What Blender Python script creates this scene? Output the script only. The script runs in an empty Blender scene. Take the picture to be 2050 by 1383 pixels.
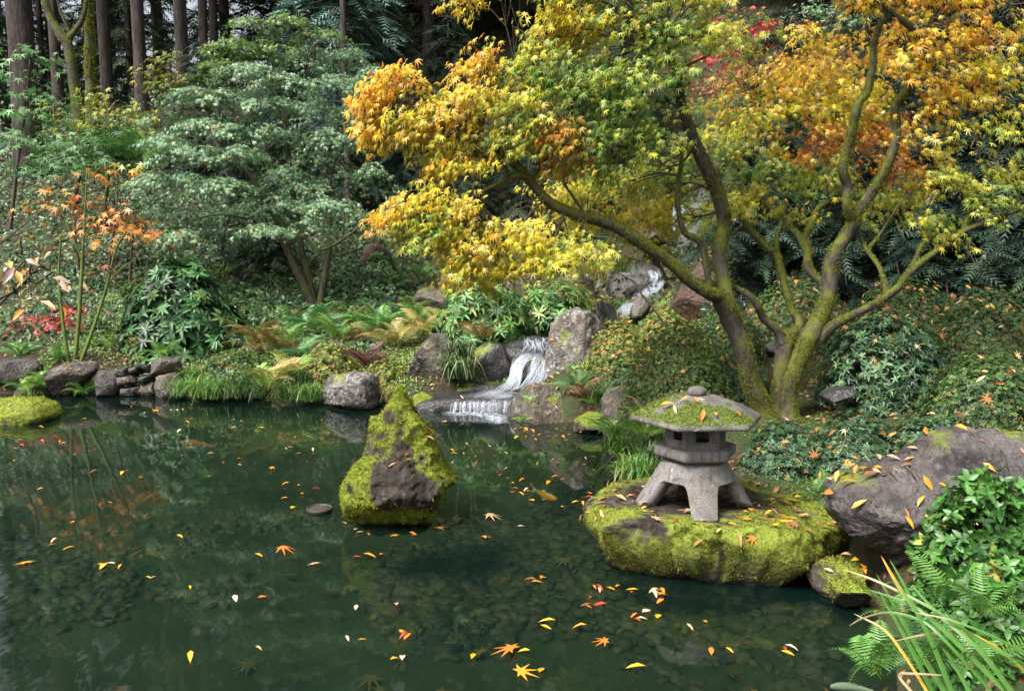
import bpy, bmesh, math
import numpy as np

# ------------------------------------------------------------------ camera, sky, sun, exposure
scene = bpy.context.scene
COL = scene.collection
CAM_H, FPX, PITCH = 1.75, 1600.0, math.radians(6.5)
SP, CP = math.sin(PITCH), math.cos(PITCH)
cam_data = bpy.data.cameras.new('camera')
cam_data.sensor_width = 36.0
cam_data.lens = FPX / 2050.0 * 36.0
cam_data.clip_start = 0.05
cam_data.clip_end = 1000.0
cam = bpy.data.objects.new('camera', cam_data)
COL.objects.link(cam)
cam.location = (0, 0, CAM_H)
cam.rotation_euler = (math.radians(90) - PITCH, 0, 0)
scene.camera = cam

SUN_EL, SUN_AZ = math.radians(54), math.radians(228)      # azimuth clockwise from +Y: behind the camera, a little to the left
world = bpy.data.worlds.new('World')
scene.world = world
world.use_nodes = True
wn = world.node_tree
wn.nodes.clear()
sky = wn.nodes.new('ShaderNodeTexSky')
sky.sky_type = 'NISHITA'
sky.sun_disc = False
sky.sun_elevation = SUN_EL
sky.sun_rotation = SUN_AZ
sky.air_density = 1.0
sky.dust_density = 6.0
sky.ozone_density = 1.0
hs = wn.nodes.new('ShaderNodeHueSaturation')
hs.inputs['Saturation'].default_value = 0.35
bg = wn.nodes.new('ShaderNodeBackground')
bg.inputs['Strength'].default_value = 0.078
wo = wn.nodes.new('ShaderNodeOutputWorld')
wn.links.new(sky.outputs[0], hs.inputs['Color'])
wn.links.new(hs.outputs[0], bg.inputs['Color'])
wn.links.new(bg.outputs[0], wo.inputs['Surface'])

sun_data = bpy.data.lights.new('sun', 'SUN')
sun_data.energy = 2.1
sun_data.angle = math.radians(18)
sun_data.color = (1.0, 0.95, 0.88)
sun = bpy.data.objects.new('sun', sun_data)
COL.objects.link(sun)
sun.rotation_euler = (math.radians(90) - SUN_EL, 0, math.radians(180) - SUN_AZ + math.radians(0))

scene.view_settings.view_transform = 'Standard'
scene.view_settings.look = 'None'
scene.view_settings.gamma = 1.0
scene.view_settings.use_curve_mapping = False
scene.view_settings.exposure = 1.78
scene.render.engine = 'CYCLES'
cy = scene.cycles
cy.use_denoising = True
cy.max_bounces = 7
cy.diffuse_bounces = 3
cy.glossy_bounces = 3
cy.transmission_bounces = 5
cy.transparent_max_bounces = 12
cy.caustics_reflective = False
cy.caustics_refractive = False
cy.sample_clamp_indirect = 6.0

# ------------------------------------------------------------------ pixel helpers (photo pixel + real depth in metres -> world)
def W(px, py, d):
    u = (px - 1025.0) / FPX
    v = (py - 691.5) / FPX
    return np.array([u * d, d * (CP - v * SP), CAM_H - d * (SP + v * CP)])

def G(px, py, z=0.0):
    v = (py - 691.5) / FPX
    return W(px, py, (CAM_H - z) / (SP + v * CP))

# ------------------------------------------------------------------ numpy noise
def _hash(ix, iy, iz, seed):
    h = (ix.astype(np.int64) * 374761393 + iy.astype(np.int64) * 668265263 + iz.astype(np.int64) * 2147483647 + seed * 1274126177) & 0xffffffff
    h = ((h ^ (h >> 13)) * 1274126177) & 0xffffffff
    h = (h ^ (h >> 16)) & 0xffffffff
    return h.astype(np.float64) / 4294967295.0

def vnoise(p, seed=0):
    p = np.asarray(p, float)
    i = np.floor(p)
    f = p - i
    f = f * f * (3 - 2 * f)
    i = i.astype(np.int64)
    out = 0
    for dx in (0, 1):
        wx = f[..., 0] if dx else 1 - f[..., 0]
        for dy in (0, 1):
            wy = f[..., 1] if dy else 1 - f[..., 1]
            for dz in (0, 1):
                wz = f[..., 2] if dz else 1 - f[..., 2]
                out = out + wx * wy * wz * _hash(i[..., 0] + dx, i[..., 1] + dy, i[..., 2] + dz, seed)
    return out * 2 - 1

def fbm(p, octaves=4, seed=0, gain=0.5):
    s, a, t = 0, 1.0, 0
    p = np.asarray(p, float)
    for k in range(octaves):
        s = s + a * vnoise(p, seed + k * 17)
        t += a
        p = p * 2.03 + 7.1
        a *= gain
    return s / t

def unit(v):
    return v / np.maximum(np.linalg.norm(v, axis=-1, keepdims=True), 1e-9)

def smooth01(x):
    x = np.clip(x, 0, 1)
    return x * x * (3 - 2 * x)

# ------------------------------------------------------------------ objects
ORG = {}

def tag(o, label=None, cat=None, group=None, kind=None):
    if label: o['label'] = label
    if cat: o['category'] = cat
    if group: o['group'] = group
    if kind: o['kind'] = kind
    return o

def root(name, loc, label=None, cat=None, group=None):
    o = bpy.data.objects.new(name, None)
    o.empty_display_size = 0.1
    COL.objects.link(o)
    o.location = tuple(float(c) for c in loc)
    ORG[o.name] = np.array(loc, float)
    return tag(o, label, cat, group)

def mesh_from(name, V, F, mat=None, col=None, smooth=False, attrs=None):
    V = np.ascontiguousarray(V, np.float32)
    if isinstance(F, (list, tuple)):
        Fs = [np.asarray(f) for f in F if len(f)]
    else:
        Fs = [np.asarray(F)]
    me = bpy.data.meshes.new(name)
    nl = sum(f.size for f in Fs)
    npoly = sum(f.shape[0] for f in Fs)
    me.vertices.add(len(V))
    me.vertices.foreach_set('co', V.ravel())
    me.loops.add(nl)
    me.loops.foreach_set('vertex_index', np.concatenate([f.ravel() for f in Fs]).astype(np.int32))
    me.polygons.add(npoly)
    tot = np.concatenate([np.full(f.shape[0], f.shape[1], np.int32) for f in Fs])
    start = np.concatenate([[0], np.cumsum(tot)[:-1]]).astype(np.int32)
    me.polygons.foreach_set('loop_start', start)
    me.polygons.foreach_set('loop_total', tot)
    if smooth:
        me.polygons.foreach_set('use_smooth', np.ones(npoly, bool))
    if col is not None:
        a = me.attributes.new('col', 'FLOAT_COLOR', 'POINT')
        c = np.ones((len(V), 4), np.float32)
        c[:, :3] = col
        a.data.foreach_set('color', c.ravel())
    for k, arr in (attrs or {}).items():
        a = me.attributes.new(k, 'FLOAT', 'POINT')
        a.data.foreach_set('value', np.ascontiguousarray(arr, np.float32))
    me.update(calc_edges=True)
    me.validate()
    if mat: me.materials.append(mat)
    return me

def obj(name, me, parent=None, loc=None):
    o = bpy.data.objects.new(name, me)
    COL.objects.link(o)
    if parent is not None: o.parent = parent
    if loc is not None: o.location = tuple(float(c) for c in loc)
    return o

def mk(name, V, F, mat, parent=None, origin=None, col=None, smooth=False, attrs=None):
    """one mesh object from world-space vertices; its origin is its own base or its parent's"""
    V = np.asarray(V, float)
    if parent is not None:
        org = ORG[parent.name]
        o = obj(name, mesh_from(name, V - org, F, mat, col, smooth, attrs), parent)
        ORG[o.name] = org
    else:
        if origin is None:
            origin = np.array([(V[:, 0].min() + V[:, 0].max()) / 2, (V[:, 1].min() + V[:, 1].max()) / 2, V[:, 2].min()])
        origin = np.asarray(origin, float)
        o = obj(name, mesh_from(name, V - origin, F, mat, col, smooth, attrs), None, origin)
        ORG[o.name] = origin
    return o

class Acc:
    """collects triangles (with colours) that become one mesh"""
    def __init__(s): s.V, s.F, s.C, s.n = [], [], [], 0
    def add(s, V, F, C=None):
        V = np.asarray(V, float).reshape(-1, 3)
        s.V.append(V); s.F.append(np.asarray(F).reshape(-1, 3) + s.n)
        if C is not None:
            C = np.asarray(C, float)
            s.C.append(np.broadcast_to(C, V.shape) if C.ndim == 1 else C)
        s.n += len(V)
    def build(s, name, mat, parent=None, smooth=False, origin=None):
        V = np.concatenate(s.V); F = np.concatenate(s.F)
        C = np.concatenate(s.C) if s.C else None
        return mk(name, V, F, mat, parent, origin, C, smooth)

# ------------------------------------------------------------------ leaf templates and scattering
def frames(n, a):
    n = unit(n)
    a = unit(a - (a * n).sum(-1, keepdims=True) * n)
    s = np.cross(a, n)
    return np.stack([s, a, n], -1)

def scatter(T, F, pos, R, sc, col=None):
    N, k = len(pos), len(T)
    sc = np.broadcast_to(np.asarray(sc, float), (N,))
    V = pos[:, None, :] + sc[:, None, None] * np.einsum('nij,kj->nki', R, T)
    tri = F[None] + (np.arange(N) * k)[:, None, None]
    C = None if col is None else np.repeat(col, k, axis=0)
    return V.reshape(-1, 3), tri.reshape(-1, 3), C

def maple_leaf(lobes=7, curl=0.22):
    tips = {7: [(-128, .42), (-84, .74), (-40, .95), (0, 1.0), (40, .95), (84, .74), (128, .42)],
            5: [(-100, .62), (-48, .92), (0, 1.0), (48, .92), (100, .62)]}[lobes]
    pts = [(0, 0.16)]
    ring = [(0.0, 0.06)]
    for i, (ang, L) in enumerate(tips):
        if i:
            m = math.radians((ang + tips[i - 1][0]) / 2)
            ring.append((math.sin(m) * .21, .16 + math.cos(m) * .21))
        a = math.radians(ang)
        ring.append((math.sin(a) * L * .84, .16 + math.cos(a) * L * .84))
    # the ring starts at the stem, runs left to right
    V = np.array(pts + ring)
    z = -curl * ((V[:, 0]) ** 2 + (V[:, 1] - .16) ** 2)
    V = np.column_stack([V, z])
    n = len(ring)
    F = np.array([(0, 1 + (i + 1) % n, 1 + i) for i in range(n)])
    return V, F

def oval_leaf(w=0.36, fold=0.10, curl=0.18):
    V = np.array([(0, 0, 0), (-w / 2, .38, fold), (0, .42, 0), (w / 2, .38, fold), (-w * .34, .74, fold * .5 - curl * .4), (w * .34, .74, fold * .5 - curl * .4), (0, 1.0, -curl)])
    F = np.array([(0, 2, 1), (0, 3, 2), (1, 2, 4), (2, 3, 5), (4, 2, 6), (2, 5, 6)])
    return V, F

def diamond_leaf(w=0.42, curl=0.12):
    V = np.array([(0, 0, 0), (-w / 2, .5, .05), (w / 2, .5, .05), (0, 1, -curl)])
    return V, np.array([(0, 2, 1), (1, 2, 3)])

def feather(pairs=6, droop=0.25, wid=.34):
    V, F = [], []
    for i in range(pairs):
        t = (i + .3) / pairs
        L = wid * (1 - .75 * t)
        y = t
        for s in (-1, 1):
            b = len(V)
            V += [(0, y - .05, -droop * y * y), (0, y + .06, -droop * (y + .06) ** 2), (s * L, y + .20, -droop * y * y - .25 * L)]
            F.append((b, b + 1, b + 2) if s < 0 else (b + 1, b, b + 2))
    return np.array(V, float), np.array(F)

ML7, ML5 = maple_leaf(7), maple_leaf(5)
def bent(T, curl, fold, skew):
    V = T[0].copy(); V[:, 2] = -curl * ((V[:, 0]) ** 2 * fold + (V[:, 1] - .16) ** 2) + skew * V[:, 0] * V[:, 1]
    V[:, 0] *= 1 - .25 * abs(skew)
    return V, T[1]
ML7S = [bent(ML7, .15, 1, .1), bent(ML7, .55, .4, -.3), bent(ML7, .35, 2.2, .3), bent(ML7, .8, .8, .0)]
ML5S = [bent(ML5, .15, 1, .1), bent(ML5, .6, .5, -.3), bent(ML5, .4, 2.0, .3)]
OVAL, NARROW, DIAM = oval_leaf(), oval_leaf(.26, .06, .15), diamond_leaf()
FEATH = feather()

def rand_unit(rng, n):
    return unit(rng.normal(size=(n, 3)))

def pick(rng, palette, n, jitter=0.18):
    """palette: list of (weight, (r,g,b))"""
    w = np.array([p[0] for p in palette], float)
    c = np.array([p[1] for p in palette], float)
    idx = rng.choice(len(c), n, p=w / w.sum())
    return np.clip(c[idx] * (1 + rng.normal(size=(n, 1)) * jitter) * (1 + rng.normal(size=(n, 3)) * jitter * .4), 0.004, .95)

def tri_sample(rng, V, F, n):
    a, b, c = V[F[:, 0]], V[F[:, 1]], V[F[:, 2]]
    cr = np.cross(b - a, c - a)
    ar = np.linalg.norm(cr, axis=1)
    i = rng.choice(len(F), n, p=ar / ar.sum())
    u, v = rng.random(n), rng.random(n)
    m = u + v > 1
    u[m], v[m] = 1 - u[m], 1 - v[m]
    p = a[i] + (b[i] - a[i]) * u[:, None] + (c[i] - a[i]) * v[:, None]
    return p, unit(cr[i])

def moss_tufts(rng, P, N, length, cols, spread=.7, droop=.25, wide=.22):
    """short pointed blades rising from surface points"""
    n = len(P)
    d = unit(N + rng.normal(size=(n, 3)) * spread + np.array([0, 0, -droop]))
    s = unit(np.cross(d, rand_unit(rng, n)))
    L = length * (.5 + rng.random(n))[:, None]
    b = P - N * .004
    V = np.stack([b - s * L * wide, b + s * L * wide, b + d * L], 1).reshape(-1, 3)
    F = np.arange(3 * n).reshape(-1, 3)
    return V, F, np.repeat(cols, 3, axis=0)

# ------------------------------------------------------------------ tubes for stems, trunks and twigs
def spline(pts, per=6):
    P = np.asarray(pts, float)
    if len(P) < 3:
        t = np.linspace(0, 1, per + 1)[:, None]
        return P[0] + (P[-1] - P[0]) * t
    Q = np.vstack([2 * P[0] - P[1], P, 2 * P[-1] - P[-2]])
    out = []
    for i in range(1, len(Q) - 2):
        p0, p1, p2, p3 = Q[i - 1], Q[i], Q[i + 1], Q[i + 2]
        for t in np.linspace(0, 1, per, endpoint=False):
            out.append(.5 * ((2 * p1) + (-p0 + p2) * t + (2 * p0 - 5 * p1 + 4 * p2 - p3) * t ** 2 + (-p0 + 3 * p1 - 3 * p2 + p3) * t ** 3))
    out.append(P[-1])
    return np.array(out)

def tube(P, R, sides=8, bump=0.0, seed=0):
    """triangles of a tube along points P (n,3+) with radii R; closed tip"""
    P = np.asarray(P, float)
    n = len(P)
    R = np.broadcast_to(np.asarray(R, float), (n,))
    T = unit(np.gradient(P, axis=0))
    ref = np.array([0.31, 0.9, 0.17]) if abs(T[0, 1]) < .8 else np.array([1., 0, 0.2])
    A = unit(np.cross(T, ref)); B = np.cross(T, A)
    ang = np.linspace(0, 2 * np.pi, sides, endpoint=False)
    ring = A[:, None] * np.cos(ang)[None, :, None] + B[:, None] * np.sin(ang)[None, :, None]
    rr = R[:, None] * np.ones(sides)
    if bump:
        q = P[:, None] + ring * R[:, None, None]
        rr = rr * (1 + bump * fbm(q * 9.0, 3, seed) * 1.6)
    V = (P[:, None] + ring * rr[..., None]).reshape(-1, 3)
    i = np.arange(n - 1)[:, None] * sides; j = np.arange(sides)[None]; k = (j + 1) % sides
    a, b, c, d = i + j, i + k, i + sides + k, i + sides + j
    F = np.concatenate([np.stack([a, b, c], -1).reshape(-1, 3), np.stack([a, c, d], -1).reshape(-1, 3)])
    V = np.vstack([V, P[-1:] + T[-1:] * R[-1]])
    l = len(V) - 1; b0 = (n - 1) * sides
    F = np.vstack([F, np.array([(b0 + q, b0 + (q + 1) % sides, l) for q in range(sides)])])
    return V, F

def limb_px(pts, per=6):
    """pts: (px, py, depth, width_px) -> world spline points and radii"""
    P = np.array([np.append(W(a, b, d), w * d / FPX / 2) for a, b, d, w in pts])
    S = spline(P, per)
    return S[:, :3], np.maximum(S[:, 3], .002)
# ------------------------------------------------------------------ materials
class NT:
    def __init__(s, name):
        s.m = bpy.data.materials.new(name); s.m.use_nodes = True
        s.t = s.m.node_tree; s.t.nodes.clear()
        s.out = s.t.nodes.new('ShaderNodeOutputMaterial')
    def n(s, typ, **kw):
        nd = s.t.nodes.new(typ)
        for k, v in kw.items(): setattr(nd, k, v)
        return nd
    def l(s, a, b): s.t.links.new(a, b)
    def setv(s, sock, v):
        if isinstance(v, bpy.types.NodeSocket): s.l(v, sock)
        elif v is not None:
            if sock.type == 'RGBA' and len(v) == 3: v = (*v, 1)
            sock.default_value = v
    def noise(s, scale, vec=None, detail=4, rough=.55, dist=0.0):
        nd = s.n('ShaderNodeTexNoise'); nd.inputs['Scale'].default_value = scale
        nd.inputs['Detail'].default_value = detail; nd.inputs['Roughness'].default_value = rough; nd.inputs['Distortion'].default_value = dist
        if vec is not None: s.l(vec, nd.inputs['Vector'])
        return nd.outputs['Fac']
    def voro(s, scale, vec=None, feature='F1', out='Distance'):
        nd = s.n('ShaderNodeTexVoronoi', feature=feature); nd.inputs['Scale'].default_value = scale
        if vec is not None: s.l(vec, nd.inputs['Vector'])
        return nd.outputs[out]
    def ramp(s, fac, stops):
        nd = s.n('ShaderNodeValToRGB'); s.l(fac, nd.inputs[0])
        e = nd.color_ramp.elements
        while len(e) < len(stops): e.new(.5)
        for q, (p, c) in zip(e, stops):
            q.position = p; q.color = (*c, 1) if not np.isscalar(c) else (c, c, c, 1)
        return nd.outputs[0]
    def mix(s, fac, a, b, typ='MIX'):
        nd = s.n('ShaderNodeMix', data_type='RGBA', blend_type=typ)
        s.setv(nd.inputs[0], fac); s.setv(nd.inputs[6], a); s.setv(nd.inputs[7], b)
        return nd.outputs[2]
    def math(s, op, a, b=None, c=None):
        nd = s.n('ShaderNodeMath', operation=op)
        for q, v in zip(nd.inputs, (a, b, c)): s.setv(q, v) if v is not None else None
        return nd.outputs[0]
    def bump(s, h, strength=.4, dist=.02):
        nd = s.n('ShaderNodeBump'); nd.inputs['Strength'].default_value = strength; nd.inputs['Distance'].default_value = dist
        s.l(h, nd.inputs['Height']); return nd.outputs[0]
    def attr(s, name, out='Color'):
        nd = s.n('ShaderNodeAttribute'); nd.attribute_name = name; return nd.outputs[out]
    def pos(s): return s.n('ShaderNodeNewGeometry').outputs['Position']
    def mapping(s, vec, scale):
        nd = s.n('ShaderNodeMapping'); s.l(vec, nd.inputs[0]); nd.inputs['Scale'].default_value = scale; return nd.outputs[0]
    def bsdf(s, color, rough=.6, normal=None, spec=.5, metal=0):
        b = s.n('ShaderNodeBsdfPrincipled')
        s.setv(b.inputs['Base Color'], color); s.setv(b.inputs['Roughness'], rough)
        s.setv(b.inputs['Specular IOR Level'], spec)
        if normal is not None: s.l(normal, b.inputs['Normal'])
        return b.outputs[0]
    def done(s, shader):
        s.l(shader, s.out.inputs[0]); return s.m

def leaf_mat(name, rough=.42, trans=.3, spec=.5, gain=1.0):
    k = NT(name)
    c = k.attr('col')
    nz = k.noise(40, k.pos(), 2)
    c = k.mix(.35, c, k.ramp(nz, [(.3, (.45, .45, .45)), (.7, (1, 1, 1))]), 'MULTIPLY')
    b = k.bsdf(c, rough, None, spec)
    t = k.n('ShaderNodeBsdfTranslucent'); k.l(c, t.inputs[0])
    mx = k.n('ShaderNodeMixShader'); mx.inputs[0].default_value = trans
    k.l(b, mx.inputs[1]); k.l(t.outputs[0], mx.inputs[2])
    return k.done(mx.outputs[0])

M = {}
M['leaf'] = leaf_mat('maple_leaf', .48, .52, .4)
M['leaf_gloss'] = leaf_mat('glossy_leaf', .40, .18, .38)
M['leaf_soft'] = leaf_mat('soft_leaf', .5, .25, .4)
M['needle'] = leaf_mat('needle', .55, .15, .35)
M['moss'] = leaf_mat('moss_tuft', .8, .25, .15)
M['blade'] = leaf_mat('grass_blade', .42, .28, .5)
M['litter'] = leaf_mat('fallen_leaf', .42, .15, .5)

def rock_mat(name, dark, light, lichen=(.42, .42, .40), lichen_amt=.45, rough=.75, moss=(.11, .14, .018), scale=1.0, warm=(.16, .12, .09), bump=.6):
    k = NT(name)
    p = k.pos()
    n1 = k.noise(3.2 * scale, p, 6, .62)
    n2 = k.noise(26 * scale, p, 5, .7)
    n3 = k.noise(9 * scale, p, 6, .65, .6)
    v1 = k.voro(34 * scale, p)
    base = k.mix(k.ramp(n1, [(.36, 0.), (.64, 1.)]), dark, light)
    base = k.mix(k.ramp(k.noise(1.7 * scale, p, 3), [(.5, 0.), (.72, .8)]), base, warm)
    base = k.mix(.55, base, k.ramp(n2, [(.28, (.35, .35, .35)), (.72, (1.25, 1.25, 1.25))]), 'MULTIPLY')
    lm = k.math('MULTIPLY', k.ramp(n3, [(.56 - .12 * lichen_amt, 0.), (.66, 1.)]), k.ramp(n2, [(.40, 0.), (.58, 1.)]))
    lm = k.math('MULTIPLY', lm, lichen_amt * 1.3)
    base = k.mix(lm, base, lichen)
    mm = k.attr('moss', 'Fac')
    mm = k.math('MULTIPLY', mm, k.ramp(n2, [(.3, .55), (.55, 1.)]))
    mcol = k.mix(n3, moss, tuple(min(1, q * 2.0) for q in moss))
    base = k.mix(mm, base, mcol)
    rg = k.math('ADD', k.math('MULTIPLY', n2, .25), rough - .12)
    h = k.math('ADD', k.math('MULTIPLY', n3, 1.2), k.math('ADD', k.math('MULTIPLY', n2, .55), k.math('MULTIPLY', v1, .35)))
    return k.done(k.bsdf(base, rg, k.bump(h, bump, .035 / scale), .45 if rough < .4 else .18))

M['rock'] = rock_mat('grey_rock', (.030, .026, .022), (.135, .118, .102), lichen=(.30, .295, .26), lichen_amt=.5, bump=.9)
M['rock_pale'] = rock_mat('pale_lichen_rock', (.040, .036, .033), (.165, .150, .142), lichen=(.42, .41, .40), lichen_amt=.75, bump=.9)
M['rock_dark'] = rock_mat('wet_dark_rock', (.014, .015, .015), (.055, .055, .055), lichen_amt=.12, rough=.34, warm=(.035, .028, .02))
M['rock_brown'] = rock_mat('brown_rock', (.035, .024, .018), (.12, .085, .065), lichen=(.25, .24, .22), lichen_amt=.35, warm=(.12, .065, .04), bump=.9)
M['rock_violet'] = rock_mat('pitted_grey_rock', (.026, .023, .023), (.120, .106, .104), lichen=(.27, .255, .24), lichen_amt=.25, rough=.5, warm=(.075, .068, .066), bump=1.0)
M['rock_cone'] = rock_mat('mossy_cone_rock', (.012, .010, .008), (.055, .046, .038), lichen=(.34, .34, .33), lichen_amt=.16, rough=.8, warm=(.055, .04, .03))

def granite(name='lantern_granite', dirt=.7, shade=(1, 1, 1)):
    k = NT(name)
    p = k.pos()
    sp = k.noise(330, p, 2, .6)
    base = k.ramp(sp, [(.33, (.034, .032, .031)), (.46, (.135, .126, .122)), (.62, (.26, .245, .24)), (.78, (.42, .41, .40))])
    big = k.noise(6, p, 5, .6)
    base = k.mix(k.ramp(big, [(.45 if dirt < .75 else .34, 0.), (.75 if dirt < .75 else .6, dirt)]), base, (.09, .075, .062) if dirt < .75 else (.060, .055, .048))
    d = k.noise(14, p, 6, .7)
    base = k.mix(k.ramp(d, [(.60, 0.), (.68, .75)]), base, (.045, .042, .040))
    st = k.noise(1.0, k.mapping(p, (38, 38, 3.5)), 4, .6)
    base = k.mix(k.ramp(st, [(.50, 0.), (.72, .75)]), base, (.050, .046, .040))
    lic = k.noise(11, p, 5, .6, .8)
    base = k.mix(k.ramp(lic, [(.64, 0.), (.68, .9)]), base, (.36, .37, .35))
    mm = k.attr('moss', 'Fac')
    base = k.mix(mm, base, (.075, .105, .02))
    h = k.math('ADD', k.math('MULTIPLY', sp, .5), d)
    return k.done(k.bsdf(base, .82, k.bump(h, .35, .006), .3))
M['granite'] = granite()
M['granite_roof'] = granite('weathered_roof_granite', .85)

def bark(name, dark, light, moss, moss_lo, moss_hi, vscale=(9, 9, 2.0), bump=.8, dist=.03):
    k = NT(name)
    p = k.pos()
    q = k.mapping(p, vscale)
    n1 = k.noise(1.6, q, 6, .7, .4)
    base = k.mix(k.ramp(n1, [(.35, 0.), (.66, 1.)]), dark, light)
    gm = k.noise(5.0, p, 5, .65)
    up = k.n('ShaderNodeSeparateXYZ'); k.l(k.n('ShaderNodeNewGeometry').outputs['Normal'], up.inputs[0])
    f = k.math('ADD', gm, k.math('MULTIPLY', up.outputs[2], .16))
    fm = k.ramp(f, [(moss_lo, 0.), (moss_hi, 1.)])
    mcol = k.mix(k.noise(60, p, 3, .7), tuple(.5 * q for q in moss), tuple(1.5 * q for q in moss))
    base = k.mix(fm, base, mcol)
    h = k.math('ADD', n1, k.math('MULTIPLY', k.noise(70, p, 3, .7), .35))
    return k.done(k.bsdf(base, .82, k.bump(h, bump, dist), .3))
M['bark_fir'] = bark('fir_bark', (.014, .011, .010), (.085, .062, .055), (.07, .09, .02), .72, .85)
M['bark_mossy'] = bark('mossy_bark', (.025, .02, .016), (.085, .07, .055), (.075, .088, .016), .46, .62, (14, 14, 5), .7, .012)
M['bark_maple'] = bark('japanese_maple_bark', (.018, .015, .013), (.085, .07, .058), (.085, .095, .014), .46, .60, (22, 22, 9), .7, .008)
M['twig'] = bark('twig_bark', (.03, .024, .018), (.09, .07, .05), (.10, .11, .02), .58, .75, (40, 40, 20), .3, .004)
M['stem_green'] = bark('green_stem', (.05, .055, .02), (.10, .11, .03), (.10, .14, .02), .45, .6, (40, 40, 20), .3, .004)

def ground_mat():
    k = NT('forest_floor')
    p = k.pos()
    n = k.noise(7, p, 6, .7); v = k.voro(46, p, out='Color')
    sep = k.n('ShaderNodeSeparateColor'); k.l(v, sep.inputs[0])
    base = k.ramp(n, [(.3, (.010, .009, .006)), (.52, (.026, .019, .011)), (.75, (.055, .036, .019))])
    base = k.mix(k.ramp(sep.outputs[0], [(.72, 0.), (.8, .7)]), base, (.09, .042, .018))
    base = k.mix(k.ramp(k.noise(2.2, p, 4), [(.42, 0.), (.56, .85)]), base, (.030, .052, .014))
    return k.done(k.bsdf(base, .85, k.bump(k.math('ADD', n, sep.outputs[1]), .8, .04), .3))
M['ground'] = ground_mat()

def bed_mat():
    k = NT('pond_mud')
    p = k.pos()
    n = k.noise(2.0, p, 5, .6); n2 = k.noise(30, p, 4, .7)
    base = k.ramp(n, [(.3, (.014, .020, .009)), (.6, (.030, .038, .018)), (.8, (.045, .052, .026))])
    base = k.mix(.5, base, k.ramp(n2, [(.3, (.6, .6, .6)), (.7, (1.1, 1.1, 1.1))]), 'MULTIPLY')
    return k.done(k.bsdf(base, .8, k.bump(n2, .3, .01), .2))
M['bed'] = bed_mat()

def slate_mat():
    k = NT('submerged_slate')
    c = k.attr('col')
    n2 = k.noise(45, k.pos(), 4, .7)
    base = k.mix(.6, c, k.ramp(n2, [(.3, (.55, .55, .55)), (.7, (1.2, 1.2, 1.2))]), 'MULTIPLY')
    return k.done(k.bsdf(base, .7, k.bump(n2, .4, .006), .3))
M['slate'] = slate_mat()

def water_mat():
    k = NT('pond_water')
    p = k.pos()
    q = k.mapping(p, (5.0, 1.6, 1.0))
    h = k.noise(1.0, q, 3, .5)
    nrm = k.bump(h, .035, .05)
    fr = k.n('ShaderNodeFresnel'); fr.inputs['IOR'].default_value = 1.34; k.l(nrm, fr.inputs['Normal'])
    g = k.n('ShaderNodeBsdfGlossy'); g.inputs['Roughness'].default_value = .025; g.inputs['Color'].default_value = (1, 1, 1, 1); k.l(nrm, g.inputs['Normal'])
    t = k.n('ShaderNodeBsdfTransparent'); t.inputs['Color'].default_value = (.52, .60, .46, 1)
    df = k.n('ShaderNodeBsdfDiffuse'); df.inputs['Color'].default_value = (.018, .062, .050, 1)      # fine silt hanging in the water
    m0 = k.n('ShaderNodeMixShader'); m0.inputs[0].default_value = .10
    k.l(t.outputs[0], m0.inputs[1]); k.l(df.outputs[0], m0.inputs[2])
    mx = k.n('ShaderNodeMixShader')
    k.l(fr.outputs[0], mx.inputs[0]); k.l(m0.outputs[0], mx.inputs[1]); k.l(g.outputs[0], mx.inputs[2])
    return k.done(mx.outputs[0])
M['water'] = water_mat()

def fall_mat(name, lo, hi, us=26.0, vs=1.6):
    """falling water: streaks that run along the flow; attribute wu across, wv along, wa density"""
    k = NT(name)
    cb = k.n('ShaderNodeCombineXYZ')
    k.l(k.math('MULTIPLY', k.attr('wu', 'Fac'), us), cb.inputs[0]); k.l(k.math('MULTIPLY', k.attr('wv', 'Fac'), vs), cb.inputs[1])
    n = k.noise(1.0, cb.outputs[0], 3, .5)
    a = k.math('MULTIPLY', k.ramp(n, [(lo, 0.), (hi, 1.)]), k.attr('wa', 'Fac'))
    b = k.bsdf((.62, .68, .78), .5, None, .2)
    tl = k.n('ShaderNodeBsdfTranslucent'); tl.inputs[0].default_value = (.72, .78, .88, 1)
    m1 = k.n('ShaderNodeMixShader'); m1.inputs[0].default_value = .35; k.l(b, m1.inputs[1]); k.l(tl.outputs[0], m1.inputs[2])
    tr = k.n('ShaderNodeBsdfTransparent')
    m2 = k.n('ShaderNodeMixShader'); k.l(a, m2.inputs[0]); k.l(tr.outputs[0], m2.inputs[1]); k.l(m1.outputs[0], m2.inputs[2])
    return k.done(m2.outputs[0])
M['fall'] = fall_mat('falling_water', .22, .66, 15.0, 1.0)
M['fall_thin'] = fall_mat('thin_falling_water', .36, .78, 20.0, .8)
M['strand_water'] = fall_mat('strand_water', .08, .55, 2.0, 1.6)
M['foam'] = fall_mat('foam', .34, .72, 9.0, 5.0)

def koi_mat():
    k = NT('koi_skin')
    b = k.bsdf(k.attr('col'), .35, None, .5)
    return k.done(b)
M['koi'] = koi_mat()
def plain(name, c, r=.6):
    k = NT(name); n = k.noise(60, k.pos(), 4, .7)
    return k.done(k.bsdf(k.mix(.5, c, k.ramp(n, [(.3, (.4, .4, .4)), (.7, (1.2, 1.2, 1.2))]), 'MULTIPLY'), r, k.bump(n, .3, .004)))
M['drain'] = plain('dark_drain', (.035, .028, .02))
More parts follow.
